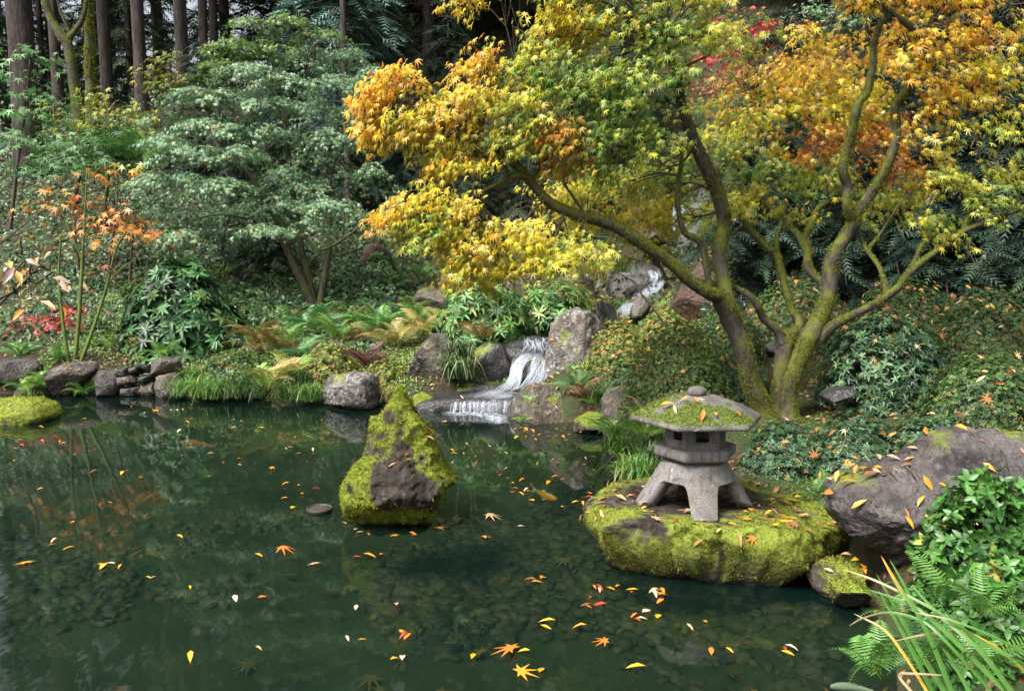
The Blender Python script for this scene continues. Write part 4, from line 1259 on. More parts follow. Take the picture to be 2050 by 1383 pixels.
FRONT = [
    (813, 150, 5.35, 55, 32, 160, 'O'), (763, 195, 5.30, 35, 40, 150, 'O'), (878, 210, 5.40, 60, 38, 190, 'YO'), (828, 250, 5.35, 75, 45, 200, 'YO'), (768, 255, 5.30, 40, 40, 90, 'O'), (908, 265, 5.40, 70, 45, 180, 'YO'),
    (975, 120, 5.50, 38, 38, 130, 'O'), (1030, 60, 5.50, 60, 36, 210, 'YO'), (1080, 110, 5.55, 80, 60, 260, 'YG'), (1150, 50, 5.60, 90, 45, 280, 'YO'), (1250, 55, 5.65, 90, 45, 280, 'YG'), (1340, 70, 5.70, 70, 55, 240, 'G'), (1425, 60, 5.80, 55, 55, 180, 'YG'),
    (960, 195, 5.45, 75, 50, 220, 'YO'), (1055, 200, 5.50, 80, 50, 240, 'YG'), (1155, 150, 5.55, 85, 60, 280, 'G'), (1260, 150, 5.60, 85, 65, 300, 'G'), (1365, 165, 5.70, 60, 60, 190, 'G'), (1235, 240, 5.65, 90, 55, 280, 'G'), (1330, 250, 5.75, 60, 55, 160, 'G'), (1130, 260, 5.55, 80, 45, 220, 'OG'), (1030, 270, 5.50, 70, 45, 200, 'YG'), (950, 300, 5.45, 65, 45, 170, 'YO'), (908, 330, 5.40, 60, 40, 140, 'YO'), (1160, 310, 5.65, 60, 40, 120, 'OG'), (1230, 320, 5.80, 70, 40, 140, 'G'),
    (793, 425, 5.30, 50, 24, 100, 'O'), (853, 400, 5.30, 55, 28, 120, 'YO'), (858, 445, 5.30, 70, 26, 140, 'YG'), (933, 465, 5.35, 60, 30, 130, 'YO'), (938, 400, 5.35, 50, 30, 110, 'YO'),
    (965, 480, 5.40, 65, 40, 170, 'YO'), (1045, 450, 5.45, 75, 45, 200, 'Y'), (1000, 535, 5.45, 60, 35, 150, 'Y'), (1095, 505, 5.50, 75, 40, 190, 'Y'), (1175, 500, 5.60, 70, 45, 180, 'YG'), (928, 540, 5.35, 28, 48, 80, 'YO'), (1030, 560, 5.45, 40, 25, 60, 'Y'), (945, 520, 5.40, 45, 35, 90, 'Y'),
    (1910, 60, 5.80, 110, 45, 260, 'O'), (1960, 140, 5.80, 70, 55, 190, 'YO'), (1890, 170, 5.90, 70, 50, 170, 'O'), (1850, 270, 6.00, 70, 45, 150, 'YO'), (1950, 260, 5.80, 70, 55, 190, 'YG'), (1920, 350, 5.80, 80, 50, 190, 'YG'), (1990, 400, 5.70, 60, 50, 140, 'G'), (1860, 430, 5.90, 60, 40, 110, 'YG'), (2000, 320, 5.70, 50, 50, 120, 'YG'), (1810, 110, 5.95, 50, 50, 100, 'O'), (1900, 480, 5.80, 30, 20, 30, 'Y'),
    (1000, -30, 5.50, 80, 40, 220, 'YO'), (1100, -40, 5.50, 80, 40, 220, 'YG'), (1200, -50, 5.55, 90, 45, 240, 'YG'), (1310, -40, 5.60, 90, 45, 240, 'G'), (1420, -20, 5.80, 70, 40, 180, 'YG'), (1180, -130, 5.70, 120, 40, 260, 'YO'), (1380, -120, 5.80, 120, 40, 260, 'YG'),
    (1720, -30, 5.90, 80, 40, 180, 'O'), (1830, -40, 5.85, 90, 45, 220, 'O'), (1950, -30, 5.80, 90, 45, 220, 'O'), (2060, 60, 5.75, 50, 60, 140, 'YO'), (2070, 220, 5.70, 50, 60, 140, 'YG'), (1880, -130, 5.90, 130, 40, 240, 'O'),
    (1500, 60, 6.10, 60, 40, 80, 'YG'), (1640, 60, 6.00, 50, 30, 50, 'O'),
]
BACK = [
    (1480, 180, 7.05, 90, 55, 260, 'OG'), (1590, 140, 7.05, 100, 45, 300, 'O'), (1690, 110, 6.95, 80, 50, 260, 'O'), (1560, 215, 7.05, 90, 50, 270, 'YO'), (1670, 195, 6.95, 90, 55, 280, 'YO'), (1745, 255, 6.95, 80, 55, 240, 'OB'), (1640, 280, 7.05, 90, 50, 250, 'OB'), (1480, 270, 6.95, 90, 50, 260, 'YG'), (1415, 310, 6.85, 70, 50, 210, 'G'), (1550, 345, 7.05, 90, 45, 240, 'G'), (1650, 350, 7.05, 80, 45, 210, 'YG'), (1500, 400, 6.95, 70, 40, 190, 'Y'), (1440, 410, 6.85, 60, 40, 160, 'YG'), (1790, 330, 6.85, 60, 50, 150, 'OB'),
    (1150, 375, 6.50, 80, 45, 220, 'Y'), (1245, 370, 6.50, 80, 45, 230, 'YG'), (1320, 400, 6.50, 70, 45, 200, 'Y'), (1240, 440, 6.50, 80, 35, 200, 'Y'), (1300, 330, 6.50, 70, 40, 190, 'YG'), (1380, 360, 6.50, 50, 45, 140, 'G'), (1180, 420, 6.50, 60, 40, 150, 'Y'), (1280, 490, 6.50, 60, 30, 110, 'YG'), (1350, 440, 6.50, 50, 40, 110, 'Y'), (1750, 400, 6.85, 60, 40, 110, 'YG'), (1820, 390, 6.75, 50, 40, 90, 'YG'), (1590, 420, 6.85, 50, 30, 70, 'YG'), (1720, 180, 6.95, 70, 50, 160, 'YO'), (1780, 60, 6.95, 60, 50, 150, 'O'), (1850, 320, 6.85, 50, 40, 90, 'YO'),
]
rng = np.random.default_rng(301)
tree_c = W(1560, 300, 6.4)
P1 = maple_pads(rng, [q[:5] + (int(q[5] * (1.5 if q[0] > 1800 and q[1] > 220 else 2.4)),) + q[6:] for q in FRONT], tree_c, .053, ML7)
P2 = maple_pads(rng, [q[:5] + (int(q[5] * 2.1),) + q[6:] for q in BACK], tree_c, .054, ML7)
P, Rf, s, col = (np.concatenate(z) for z in zip(P1, P2))
build_leaves(maple, P, Rf, s, col, ML7S, M['leaf'], 300)
twigs_to_pads(rng, limb_pts, FRONT + BACK, maple, M['twig'], 'twigs', 7)

# ------------------------------------------------------------------ the layered blue-green maple across the pond
gbase = W(632, 640, 12.5)
gm = root('green_maple', gbase, 'layered blue-green Japanese maple on the slope across the pond', 'tree')
GL = [
    ('trunk', [(636, 650, 12.5, 36), (632, 622, 12.5, 24), (620, 596, 12.5, 17), (598, 549, 12.45, 15), (576, 504, 12.4, 13), (560, 470, 12.35, 12), (535, 420, 12.3, 11), (510, 364, 12.2, 9), (475, 326, 12.1, 6), (440, 300, 12.0, 3)]),
    ('trunk', [(630, 630, 12.55, 22), (622, 575, 12.55, 14), (612, 532, 12.6, 13), (604, 497, 12.6, 12), (592, 420, 12.6, 12), (580, 340, 12.6, 11), (569, 243, 12.6, 9), (555, 198, 12.6, 6), (540, 150, 12.6, 3)]),
    ('trunk', [(638, 632, 12.45, 20), (643, 594, 12.45, 14), (653, 539, 12.45, 13), (660, 469, 12.45, 12), (656, 400, 12.45, 10), (668, 330, 12.5, 9), (690, 280, 12.5, 6), (700, 200, 12.5, 3)]),
    ('branch', [(580, 340, 12.6, 8), (540, 315, 12.4, 7), (520, 312, 12.3, 6), (500, 290, 12.2, 3)]),
    ('branch', [(569, 243, 12.6, 7), (600, 190, 12.6, 5), (610, 150, 12.6, 3)]),
    ('branch', [(600, 460, 12.6, 7), (640, 500, 12.3, 5), (700, 470, 12.1, 4), (745, 430, 12.0, 3)]),
    ('branch', [(560, 470, 12.35, 8), (500, 440, 12.0, 6), (440, 430, 11.8, 4), (380, 440, 11.7, 3)]),
]
gl_pts = px_limbs(GL, gm, M['bark_mossy'], fuzz=3000, seed=330, fuzz_len=.02)
GREENS = [(4, (.14, .26, .13)), (4, (.21, .35, .185)), (3, (.33, .46, .28)), (2, (.05, .105, .045)), (.8, (.20, .26, .08)), (.08, (.5, .17, .05))]
GREENS_Y = [(4, (.11, .21, .05)), (3, (.17, .28, .07)), (2, (.07, .14, .04)), (1, (.25, .31, .09))]
gp = [(500, 55, 60, 26, 'y'), (575, 48, 55, 26, 'y'), (640, 75, 60, 30, 'y'), (470, 95, 60, 24, 'y'), (545, 100, 70, 30, 'y'), (440, 135, 50, 24, 'y'), (620, 120, 80, 32, 'g'), (700, 120, 55, 35, 'g'), (745, 165, 45, 40, 'g'),
      (500, 150, 85, 30, 'g'), (590, 165, 80, 32, 'g'), (675, 175, 70, 36, 'g'), (390, 190, 60, 22, 'g'), (450, 200, 80, 28, 'g'), (545, 215, 85, 30, 'g'), (640, 225, 70, 34, 'g'), (720, 225, 55, 38, 'g'),
      (345, 240, 60, 24, 'g'), (420, 255, 80, 28, 'g'), (510, 265, 80, 28, 'g'), (600, 275, 75, 30, 'g'), (670, 280, 60, 35, 'g'), (330, 290, 60, 26, 'g'), (395, 310, 80, 30, 'g'), (480, 310, 60, 25, 'g'), (640, 320, 60, 30, 'g'),
      (310, 365, 55, 28, 'g'), (375, 370, 75, 32, 'g'), (450, 375, 65, 28, 'g'), (575, 350, 50, 25, 'g'), (690, 360, 60, 34, 'g'), (745, 350, 40, 34, 'g'), (620, 380, 70, 28, 'g'), (545, 390, 60, 26, 'g'),
      (330, 430, 65, 28, 'g'), (410, 430, 75, 32, 'g'), (490, 430, 65, 30, 'g'), (590, 415, 75, 26, 'g'), (670, 410, 55, 26, 'g'), (370, 475, 60, 22, 'g'), (450, 480, 50, 22, 'g'), (530, 465, 60, 24, 'g'), (620, 455, 50, 22, 'g'), (735, 440, 40, 30, 'g')]
rng = np.random.default_rng(331)
acc = []
for (px, py, rx, ry, kind) in gp:
    dc = 12.5 + rng.uniform(-.9, .5) + (.3 if py < 150 else -.2)
    c = W(px, py, dc); sx, sz, sy = rx * dc / FPX, ry * dc / FPX, .8 * rx * dc / FPX
    n = int(13 * rx)
    # an umbrella: leaves lie on a domed layer and spill over its rim
    a = rng.random(n) * 2 * np.pi; r = rng.random(n) ** .5 * (1.08 + .55 * vnoise(np.column_stack([np.cos(a) * 4.5 + px, np.sin(a) * 4.5 + py, 0 * a]), 5))
    lump = 1 + .22 * fbm(np.column_stack([np.cos(a) * r * 3 + px, np.sin(a) * r * 3, np.zeros(n)]), 2, 7)
    z = (1 - r ** 1.6) * .8 * lump - .50 * np.abs(rng.normal(size=n)) * (.35 + .65 * rng.random(n))
    P = c + np.column_stack([np.cos(a) * r * sx, np.sin(a) * r * sy, z * sz])
    outw = np.column_stack([np.cos(a), np.sin(a), np.zeros(n)])
    ad = unit(outw * .7 + np.array([0, 0, -.55]) + rng.normal(size=(n, 3)) * .4)
    nn = unit(np.array([0, 0, 1.0]) + outw * (.3 + .6 * r[:, None]) + rng.normal(size=(n, 3)) * .38)
    g = fbm(P * (2.6, 2.6, 5.0), 3, 55) > -.12
    acc.append(tuple(z[g] for z in (P, ad, nn, .062 * (.55 + .75 * rng.random(n)), pick(rng, GREENS_Y if kind == 'y' else GREENS, n, .2))))
P, a, nn, s, col = (np.concatenate(z) for z in zip(*acc))
build_leaves(gm, P, frames(nn, a), s, col, ML5S, M['leaf_soft'], 0)
twigs_to_pads(rng, gl_pts, [(x, y, 12.4, rx, ry, 0) for x, y, rx, ry, _ in gp], gm, M['twig'], 'twigs', 4, .02)

# ------------------------------------------------------------------ conifers: shared meshes, copied
def conifer_mesh(seed, H, Rm, z_low, n_br, pal, tmpl=FEATH, spray=.5, droop=.5, lean=0):
    rng = np.random.default_rng(seed)
    P, A, N, S = [], [], [], []
    wood = Acc()
    for b in range(n_br):
        t = (b + rng.random()) / n_br
        z = z_low + (H - z_low) * t ** .9
        L = Rm * (1 - t) ** .75 * rng.uniform(.65, 1.1) + .25
        a = b * 2.4 + rng.normal() * .3
        dirh = np.array([math.cos(a), math.sin(a), 0])
        q = np.linspace(0, 1, 6)
        path = np.array([0, 0, z]) + dirh * (q * L)[:, None] + np.array([0, 0, 1.]) * (.12 * L * q - droop * L * q ** 2)[:, None]
        V, F = tube(path, np.linspace(.02 + .012 * L, .006, 6), 4); wood.add(V, F)
        m = max(5, int(L / spray * 9))
        tt = rng.random(m) ** .8
        pos = np.stack([np.interp(tt, q, path[:, k]) for k in range(3)], 1)
        sgn = rng.choice([-1, 1], m)
        side = np.cross(dirh, [0, 0, 1.])
        d = dirh * .55 + side * (sgn * rng.uniform(.3, .9, m))[:, None] + np.array([0, 0, -.55]) + rng.normal(size=(m, 3)) * .2
        P.append(pos); A.append(d); N.append(np.array([0, 0, 1.]) + rng.normal(size=(m, 3)) * .35 + dirh * .3); S.append(spray * rng.uniform(.6, 1.3, m))
    P, A, N, S = np.concatenate(P), np.concatenate(A), np.concatenate(N), np.concatenate(S)
    V, F, C = scatter(tmpl[0], tmpl[1], P, frames(N, A), S, pick(rng, pal, len(P), .22))
    return mesh_from('crown', V, F, M['needle'], C), mesh_from('branches', np.concatenate(wood.V), np.concatenate(wood.F), M['bark_fir'], smooth=True)

def trunk_mesh(seed, H, r, mat):
    P = np.array([(0.02 * math.sin(z * .3 + seed), .02 * math.cos(z * .4), z) for z in np.linspace(-1.2, H, 26)])
    zz = np.linspace(-1.2, H, 26)
    rr = r * (1 - .55 * np.clip(zz / H, 0, 1)) + r * .35 * np.exp(-np.clip(zz, 0, None) / .5)
    V, F = tube(P, rr, 14, .12, seed)
    return mesh_from('trunk', V, F, mat, smooth=True)

DARK = [(4, (.020, .042, .020)), (3, (.032, .060, .026)), (1, (.05, .075, .025)), (1, (.014, .028, .018))]
FIRC = [conifer_mesh(400 + k, 24, 3.4, 9.0 + k, 46, DARK, spray=.75, droop=.35) for k in range(2)]
def fir(px, py, d, wpx, label, H=24, variant=0, mat='bark_fir', crown=True, rot=0):
    b = W(px, py, d); g = hz(b[0], b[1]); b[2] = min(b[2], g)
    t = root('fir_tree', b, label, 'tree', 'tall firs on the ridge')
    o = obj('trunk', trunk_mesh(px, H, wpx * d / FPX / 2, M[mat]), t)
    if crown:
        c = obj('crown', FIRC[variant][0], t); tag(c, kind='stuff')
        w = obj('branches', FIRC[variant][1], t); tag(w, kind='stuff')
        c.rotation_euler = w.rotation_euler = (0, 0, rot)
    return t
fir(58, 352, 17, 50, 'thick furrowed fir trunk at the picture\'s left edge', rot=.5)
fir(74, 270, 26, 15, 'slim straight trunk just right of the thick leftmost fir', rot=1.5, variant=1)
fir(120, 280, 24, 22, 'dark fir trunk half hidden behind the leaning mossy trunk', rot=2.5)
fir(214, 190, 25, 25, 'reddish-brown fir trunk right of the two mossy trunks', rot=3.5, variant=1)
fir(287, 243, 22, 25, 'rugged fir trunk with ivy at its foot, fourth thick trunk from the left', rot=4.5)
fir(366, 172, 23, 26, 'flaky-barked fir trunk beside the top of the green maple', rot=5.2, variant=1)
fir(412, 150, 26, 19, 'left trunk of the close pair behind the green maple', rot=.9)
fir(432, 150, 27, 18, 'right trunk of the close pair behind the green maple', rot=1.9, variant=1)
fir(316, 190, 30, 12, 'thin mossy trunk between the two rugged firs', mat='bark_mossy', rot=2.2)
fir(95, 290, 33, 12, 'very thin far trunk in the sky gap', rot=3.2)
fir(700, 540, 15.5, 14, 'dark slender trunk right of the green maple\'s crown', H=16, rot=.2, crown=False)

BACKC = [conifer_mesh(420 + k, 15, 2.6, .6, 95, DARK, spray=.62, droop=.5) for k in range(3)]
SHRC = [conifer_mesh(440 + k, 5.0, 1.7, .15, 60, [(4, (.018, .042, .028)), (3, (.030, .062, .038)), (1, (.05, .085, .04))], spray=.42, droop=.55) for k in range(2)]
n_con = 0
def conifer(kind, px, py, d, sc, rot, label, group, name='conifer'):
    meshes, tr = {'b': (BACKC, 15), 's': (SHRC, 5)}[kind]
    b = W(px, py, d); b[2] = hz(b[0], b[1]) - .1
    t = root(name, b, label, 'tree', group)
    k = int(rot * 10) % len(meshes)
    c = obj('crown', meshes[k][0], t); w = obj('branches', meshes[k][1], t); u = obj('trunk', CON_TR[kind], t)
    for q in (c, w): tag(q, kind='stuff')
    for q in (c, w, u): q.scale = (sc, sc, sc); q.rotation_euler = (0, 0, rot)
    return t
CON_TR = {'b': trunk_mesh(5, 14.5, .2, M['bark_fir']), 's': trunk_mesh(6, 4.8, .07, M['bark_fir'])}
for q, (px, d, sc, lab) in enumerate([
        (150, 46, .55, 'far dark conifer behind the leaning mossy trunk'), (235, 38, .9, 'dark conifer right of the reddish fir trunk'), (330, 34, 1.0, 'dark conifer between the rugged fir trunks'),
        (460, 30, 1.15, 'dark conifer rising behind the green maple\'s left top'), (560, 33, 1.2, 'dark conifer behind the green maple\'s top'), (650, 29, 1.05, 'conifer behind the drooping blue cedar'),
        (760, 27, 1.0, 'shaded conifer above the gap left of the orange leaves'), (860, 25, .95, 'mossy conifer in the gap between the two orange leaf clusters'), (960, 28, 1.1, 'conifer on the hill behind the maple\'s left crown'),
        (1080, 27, 1.1, 'conifer on the hill behind the maple\'s middle crown'), (1200, 30, 1.2, 'conifer on the hill above the upper falls'), (1330, 27, 1.1, 'conifer on the hill behind the steep maple limb'),
        (1450, 26, 1.0, 'conifer behind the red bush at the top'), (1600, 24, 1.0, 'conifer on the hill behind the right maple crown'), (1730, 22, 1.0, 'conifer behind the two dark upright limbs'),
        (1850, 20, .95, 'conifer on the right slope behind the orange crown'), (1980, 18, .95, 'conifer at the top right edge'), (2080, 16, .9, 'conifer just beyond the right edge'), (-40, 30, .8, 'far conifer beyond the leftmost fir'), (110, 36, .8, 'dark conifer behind the dark fir trunk at left'), (65, 33, .8, 'dark conifer just right of the thick leftmost fir'), (200, 33, .75, 'dark conifer behind the shaggy mossy trunk'), (270, 30, .8, 'dark conifer behind the ivy-footed fir'), (15, 37, 1.0, 'dark conifer in the extreme top left corner'), (185, 41, 1.1, 'dark conifer seen between mossy trunks and reddish fir')]):
    conifer('b', px, 300, d, sc, q * 1.37, lab, 'dark conifers on the hillside')
for q, (px, d, sc, lab) in enumerate([
        (1490, 10.6, .55, 'dark yew left of the middle maple limbs'), (1580, 10.8, .6, 'dark yew behind the middle maple limbs'), (1680, 10.6, .62, 'dark yew behind the right maple trunk'), (1780, 10.4, .62, 'dark yew right of the right maple trunk'),
        (1880, 10.2, .64, 'dark yew behind the long right limb'), (1985, 9.8, .66, 'dark drooping yew at the right edge'), (2090, 9.4, .66, 'dark yew beyond the right edge'), (1740, 12.4, .8, 'tall yew in the second row on the right slope'), (1900, 12.2, .85, 'tall yew in the second row near the right edge'),
        (1560, 12.8, .8, 'tall yew behind the maple\'s middle'), (480, 14.0, .42, 'dark feathery yew left of the green maple\'s trunks'), (545, 13.6, .36, 'low dark yew under the green maple'), (700, 16.5, .6, 'dark yew behind the slender trunk'), (830, 17.0, .62, 'dark yew below the orange leaf clusters'), (930, 16.5, .6, 'dark yew left of the upper rocks'),
        (1050, 17.0, .7, 'dark yew under the yellow leaves'), (1160, 18, .75, 'dark yew left of the topmost waterfall'), (1260, 19, .8, 'dark yew above the upper cascade'), (780, 20, .8, 'yew high on the slope in the gap'), (900, 20.5, .85, 'yew high on the slope behind the crown\'s left'), (420, 17.5, .6, 'yew behind the left of the green maple'), (610, 18.5, .8, 'yew behind the middle of the green maple')]):
    conifer('s', px, 500, d, sc, q * 1.71, lab, 'dark yews on the slope', 'yew')

# drooping blue-green cedar at the top
CEDC = conifer_mesh(460, 6.5, 2.0, 1.2, 70, [(4, (.11, .20, .16)), (3, (.16, .27, .22)), (1, (.07, .14, .10))], spray=.5, droop=.75)
b = W(680, 300, 18.0); b[2] = hz(b[0], b[1])
t = root('weeping_cedar', b, 'pale blue-green weeping cedar above the green maple', 'tree')
for nm, me in (('crown', CEDC[0]), ('branches', CEDC[1])): tag(obj(nm, me, t), kind='stuff')
obj('trunk', trunk_mesh(7, 6.3, .1, M['bark_fir']), t)

# leaning mossy broadleaf trunks at the upper left
b = W(160, 258, 18); t = root('mossy_tree', b, 'leaning mossy trunk forking near the top among the left firs', 'tree')
MT = [('trunk', [(168, 330, 17.8, 32), (160, 255, 18, 24), (150, 180, 18, 20), (138, 100, 18, 20), (128, 78, 18, 22), (108, 50, 18, 16), (92, 10, 18, 14), (80, -60, 18, 10)]),
      ('limb', [(130, 84, 18, 14), (152, 60, 18, 10), (168, 30, 18, 9), (178, -40, 18, 6)]),
      ('branch', [(140, 70, 18, 6), (120, 20, 18, 4), (110, -20, 18, 2)])]
px_limbs(MT, t, M['bark_mossy'], fuzz=2500, seed=350, fuzz_len=.03)
b = W(185, 245, 19); t = root('mossy_tree', b, 'upright shaggy mossy trunk right beside the leaning one', 'tree')
px_limbs([('trunk', [(192, 320, 19, 28), (187, 240, 19, 22), (180, 150, 19, 20), (178, 60, 19, 17), (176, -40, 19, 13)])], t, M['bark_mossy'], fuzz=4000, seed=352, fuzz_len=.045)
# ------------------------------------------------------------------ shrubs
AZ = [(4, (.045, .10, .026)), (3, (.075, .145, .035)), (2, (.028, .065, .020)), (1, (.14, .20, .04)), (.25, (.30, .16, .04))]
AZ_Y = [(3, (.15, .20, .035)), (3, (.09, .15, .03)), (2, (.27, .28, .05)), (1, (.40, .26, .05)), (.4, (.35, .12, .04))]
AZ_B = [(4, (.035, .085, .035)), (3, (.065, .135, .055)), (2, (.10, .19, .085)), (1, (.022, .05, .02)), (.15, (.3, .2, .05))]
AZ_BR = [(4, (.055, .12, .030)), (3, (.09, .165, .04)), (1, (.10, .09, .03)), (.4, (.22, .12, .035))]
RH = [(4, (.04, .115, .034)), (3, (.07, .17, .055)), (2, (.022, .06, .022)), (.6, (.13, .22, .06))]
RH_L = [(4, (.09, .20, .05)), (3, (.14, .27, .075)), (2, (.06, .14, .04)), (.5, (.3, .36, .1))]
FG = [(4, (.055, .155, .03)), (3, (.09, .22, .045)), (2, (.035, .10, .022)), (.3, (.30, .27, .05))]

def dome_pts(rng, n, c, rx, ry, rz, low=-.15, shell=(.72, 1.0), bump=.16, seed=0):
    d = rand_unit(rng, int(n * 2.6))
    d = d[d[:, 2] > low][:n]
    r = shell[0] + (shell[1] - shell[0]) * rng.random(len(d)) ** .6
    r = r * (1 + bump * fbm(d * 2.6 + seed, 3, seed) + bump * .6 * fbm(d * 7 + seed, 2, seed + 1))
    P = c + d * r[:, None] * (rx, ry, rz)
    N = unit(d / np.array([rx, ry, rz]))
    return P, N

def whorls(rng, P, N, k, leaf, tmpl, pal, up=.55, jit=.25, colj=.2):
    n = len(P)
    if tmpl is BROAD: jit = .8
    N = unit(N + np.array([0, 0, .35]) + rng.normal(size=(n, 3)) * jit)
    t1 = unit(np.cross(N, rand_unit(rng, n))); t2 = np.cross(N, t1)
    a = (np.arange(k)[None] / k * 2 * np.pi + rng.random((n, 1)) * 6.28 + rng.normal(size=(n, k)) * .25)
    radial = t1[:, None] * np.cos(a)[..., None] + t2[:, None] * np.sin(a)[..., None]
    tip = radial + N[:, None] * (up + rng.normal(size=(n, k, 1)) * .2)
    nn = N[:, None] - radial * up * .8
    c = np.repeat(pick(rng, pal, n, colj), k, 0) * (1 + rng.normal(size=(n * k, 1)) * .12)
    s = leaf * (.7 + .5 * rng.random(n * k))
    pos = np.repeat(P, k, 0)
    return pos, frames(nn.reshape(-1, 3), tip.reshape(-1, 3)), s, np.clip(c, .004, .9)

DOMES = {}
BROAD = oval_leaf(.52, .07, .22)
def shrub(name, key, box, d, label, pal, leaf=.030, k=5, n=2600, tmpl=DIAM, mat='leaf_soft', depth=.85, group=None, up=.55, singles=0, low=-.15, stems=7, cat='shrub', bump=.16, seed=None, stem_mat='twig', shell=(.70, 1.0)):
    x0, y0, x1, y1 = box
    seed = seed if seed is not None else int(x0 * 7 + y0)
    rng = np.random.default_rng(abs(seed))
    c = W((x0 + x1) / 2, y1, d); rx = (x1 - x0) / 2 * d / FPX; rz = (y1 - y0) * d / FPX; ry = depth * rx
    g = hz(c[0], c[1])
    t = root(name, (c[0], c[1], min(g, c[2])), label, cat, group)
    P, N = dome_pts(rng, n, c, rx, ry, rz, low, shell, bump, seed % 97)
    pos, Rf, s, col = whorls(rng, P, N, k, leaf, tmpl, pal, up)
    ok = pos[:, 2] > -.02
    pos, Rf, s, col = pos[ok], Rf[ok], s[ok], col[ok]
    build_leaves(t, pos, Rf, s, col, tmpl, M[mat], singles, 'foliage')
    acc = Acc()
    foot = np.array([c[0], c[1], min(g, c[2]) - .05])
    for q in range(stems):
        i = int(rng.integers(len(P)))
        b = foot + rng.normal(size=3) * (.15 * rx, .15 * ry, 0)
        mid = (b + P[i]) / 2 + rng.normal(size=3) * .08 * rx
        S = spline([b, mid, P[i]], 5)
        V, F = tube(S, np.linspace(.012, .004, len(S)), 5); acc.add(V, F)
        for w in range(3):
            j = int(rng.integers(len(P))); b2 = S[int(rng.integers(2, len(S)))]
            V, F = tube(spline([b2, (b2 + P[j]) / 2 + rng.normal(size=3) * .04, P[j]], 3), np.linspace(.006, .002, 7), 4); acc.add(V, F)
    tag(acc.build('stems', M[stem_mat], t, smooth=True), kind='stuff')
    DOMES[key] = (P, N)
    return t

GA = 'clipped azaleas on the right bank'
shrub('azalea', 'A', (1232, 636, 1488, 860), 6.8, 'rounded fine-leaved azalea dome just behind the lantern roof\'s left side', [(4, (.075, .13, .030)), (3, (.11, .175, .04)), (1.5, (.045, .08, .022)), (1, (.17, .20, .045))], .018, n=10000, group=GA, bump=.07, up=.25)
shrub('azalea', 'G', (1370, 705, 1560, 850), 6.9, 'dark azalea between lantern roof and left maple trunk', AZ_B, .022, n=5000, group=GA)
shrub('azalea', 'B', (1380, 606, 1530, 720), 8.2, 'small azalea mound behind the left maple trunk', AZ, .022, n=4000, group=GA)
shrub('azalea', 'C1', (1470, 552, 1720, 720), 8.7, 'leaf-strewn azalea mound behind the maple trunks', AZ_BR, .025, n=5200, group=GA, up=.3, bump=.12)
shrub('azalea', 'C2', (1680, 560, 1930, 730), 8.4, 'broad leaf-strewn azalea mound under the long right limb', AZ_BR, .025, n=5200, group=GA, up=.3, bump=.12)
shrub('azalea', 'C3', (1840, 570, 2110, 760), 7.6, 'broad azalea mound reaching the right edge below the yews', AZ_BR, .024, n=6000, group=GA, up=.3, bump=.12)
shrub('camellia', 'D', (1640, 628, 1900, 800), 6.6, 'glossy broad-leaved bush on thin bare stems right of the maple trunks', AZ_B, .055, k=5, n=1300, tmpl=OVAL, mat='leaf_gloss', low=-.05, stems=10)
shrub('azalea', 'E', (1830, 690, 2110, 900), 5.7, 'dark fine-leaved azalea at the right edge above the tilted slab', AZ, .022, n=7000, group=GA, up=.3)
shrub('azalea', 'F1', (1460, 838, 1680, 1010), 5.45, 'blue-green azalea right of the lantern', AZ_B, .026, n=4600, group=GA, up=.35)
shrub('azalea', 'F2', (1600, 826, 1830, 1005), 5.3, 'blue-green azalea left of the tilted slab', AZ_B, .026, n=4600, group=GA, up=.35)
shrub('azalea', 'F3', (1760, 830, 1950, 960), 5.1, 'low azalea behind the top of the tilted slab', AZ_B, .025, n=4000, group=GA)
shrub('azalea', 'H1', (1165, 640, 1320, 790), 8.9, 'yellowing azalea right of the tall pale boulder', AZ_Y, .028, n=4000, low=-.3)
shrub('azalea', 'H2', (1275, 622, 1400, 710), 9.5, 'yellowing azalea below the upper cascade', AZ_Y, .036, n=2200)
shrub('azalea', 'H3', (1205, 720, 1300, 840), 7.9, 'shaded azalea left of the rounded dome', AZ, .030, n=1800)
shrub('azalea', 'H4', (1060, 560, 1200, 640), 12.2, 'low yellow-green shrub left of the upper cascade', AZ_Y, .045, n=1400)
shrub('laurel', 'L1', (1440, 500, 1560, 610), 11.0, 'bright glossy laurel behind the brown boulder', RH_L, .09, k=5, n=420, tmpl=OVAL, mat='leaf_gloss')
# rhododendrons across the pond
shrub('rhododendron', 'R1', (240, 515, 500, 770), 11.2, 'big glossy dark-green rhododendron on the left bank', RH, .145, k=7, n=1000, tmpl=OVAL, mat='leaf_gloss', up=.15, stems=12, low=-.1)
shrub('rhododendron', 'R2', (865, 530, 1075, 690), 10.9, 'bright green rhododendron left of the waterfall', RH_L, .14, k=7, n=330, tmpl=NARROW, mat='leaf_gloss', up=.2, stems=9, shell=(.5, 1.0))
shrub('rhododendron', 'R3', (1030, 560, 1190, 670), 11.3, 'green rhododendron behind the tall pale boulder', RH_L, .13, k=7, n=260, tmpl=NARROW, mat='leaf_gloss', up=.2, stems=8, shell=(.5, 1.0))
shrub('rhododendron', 'R4', (720, 500, 800, 590), 14.0, 'small rhododendron before the upright brown stone', RH_L, .14, k=6, n=110, tmpl=NARROW, mat='leaf_gloss', up=.2)
shrub('rhododendron', 'R5', (650, 560, 730, 630), 13.4, 'small dark rhododendron right of the green maple\'s foot', RH, .14, k=6, n=140, tmpl=NARROW, mat='leaf_gloss', up=.2)
shrub('azalea', 'K1', (150, 640, 250, 720), 11.2, 'low dark shrub left of the big rhododendron', AZ, .045, n=1400)
shrub('azalea', 'K2', (40, 600, 180, 710), 11.8, 'dark shrub behind the bare stems on the left bank', AZ_B, .06, n=1500)
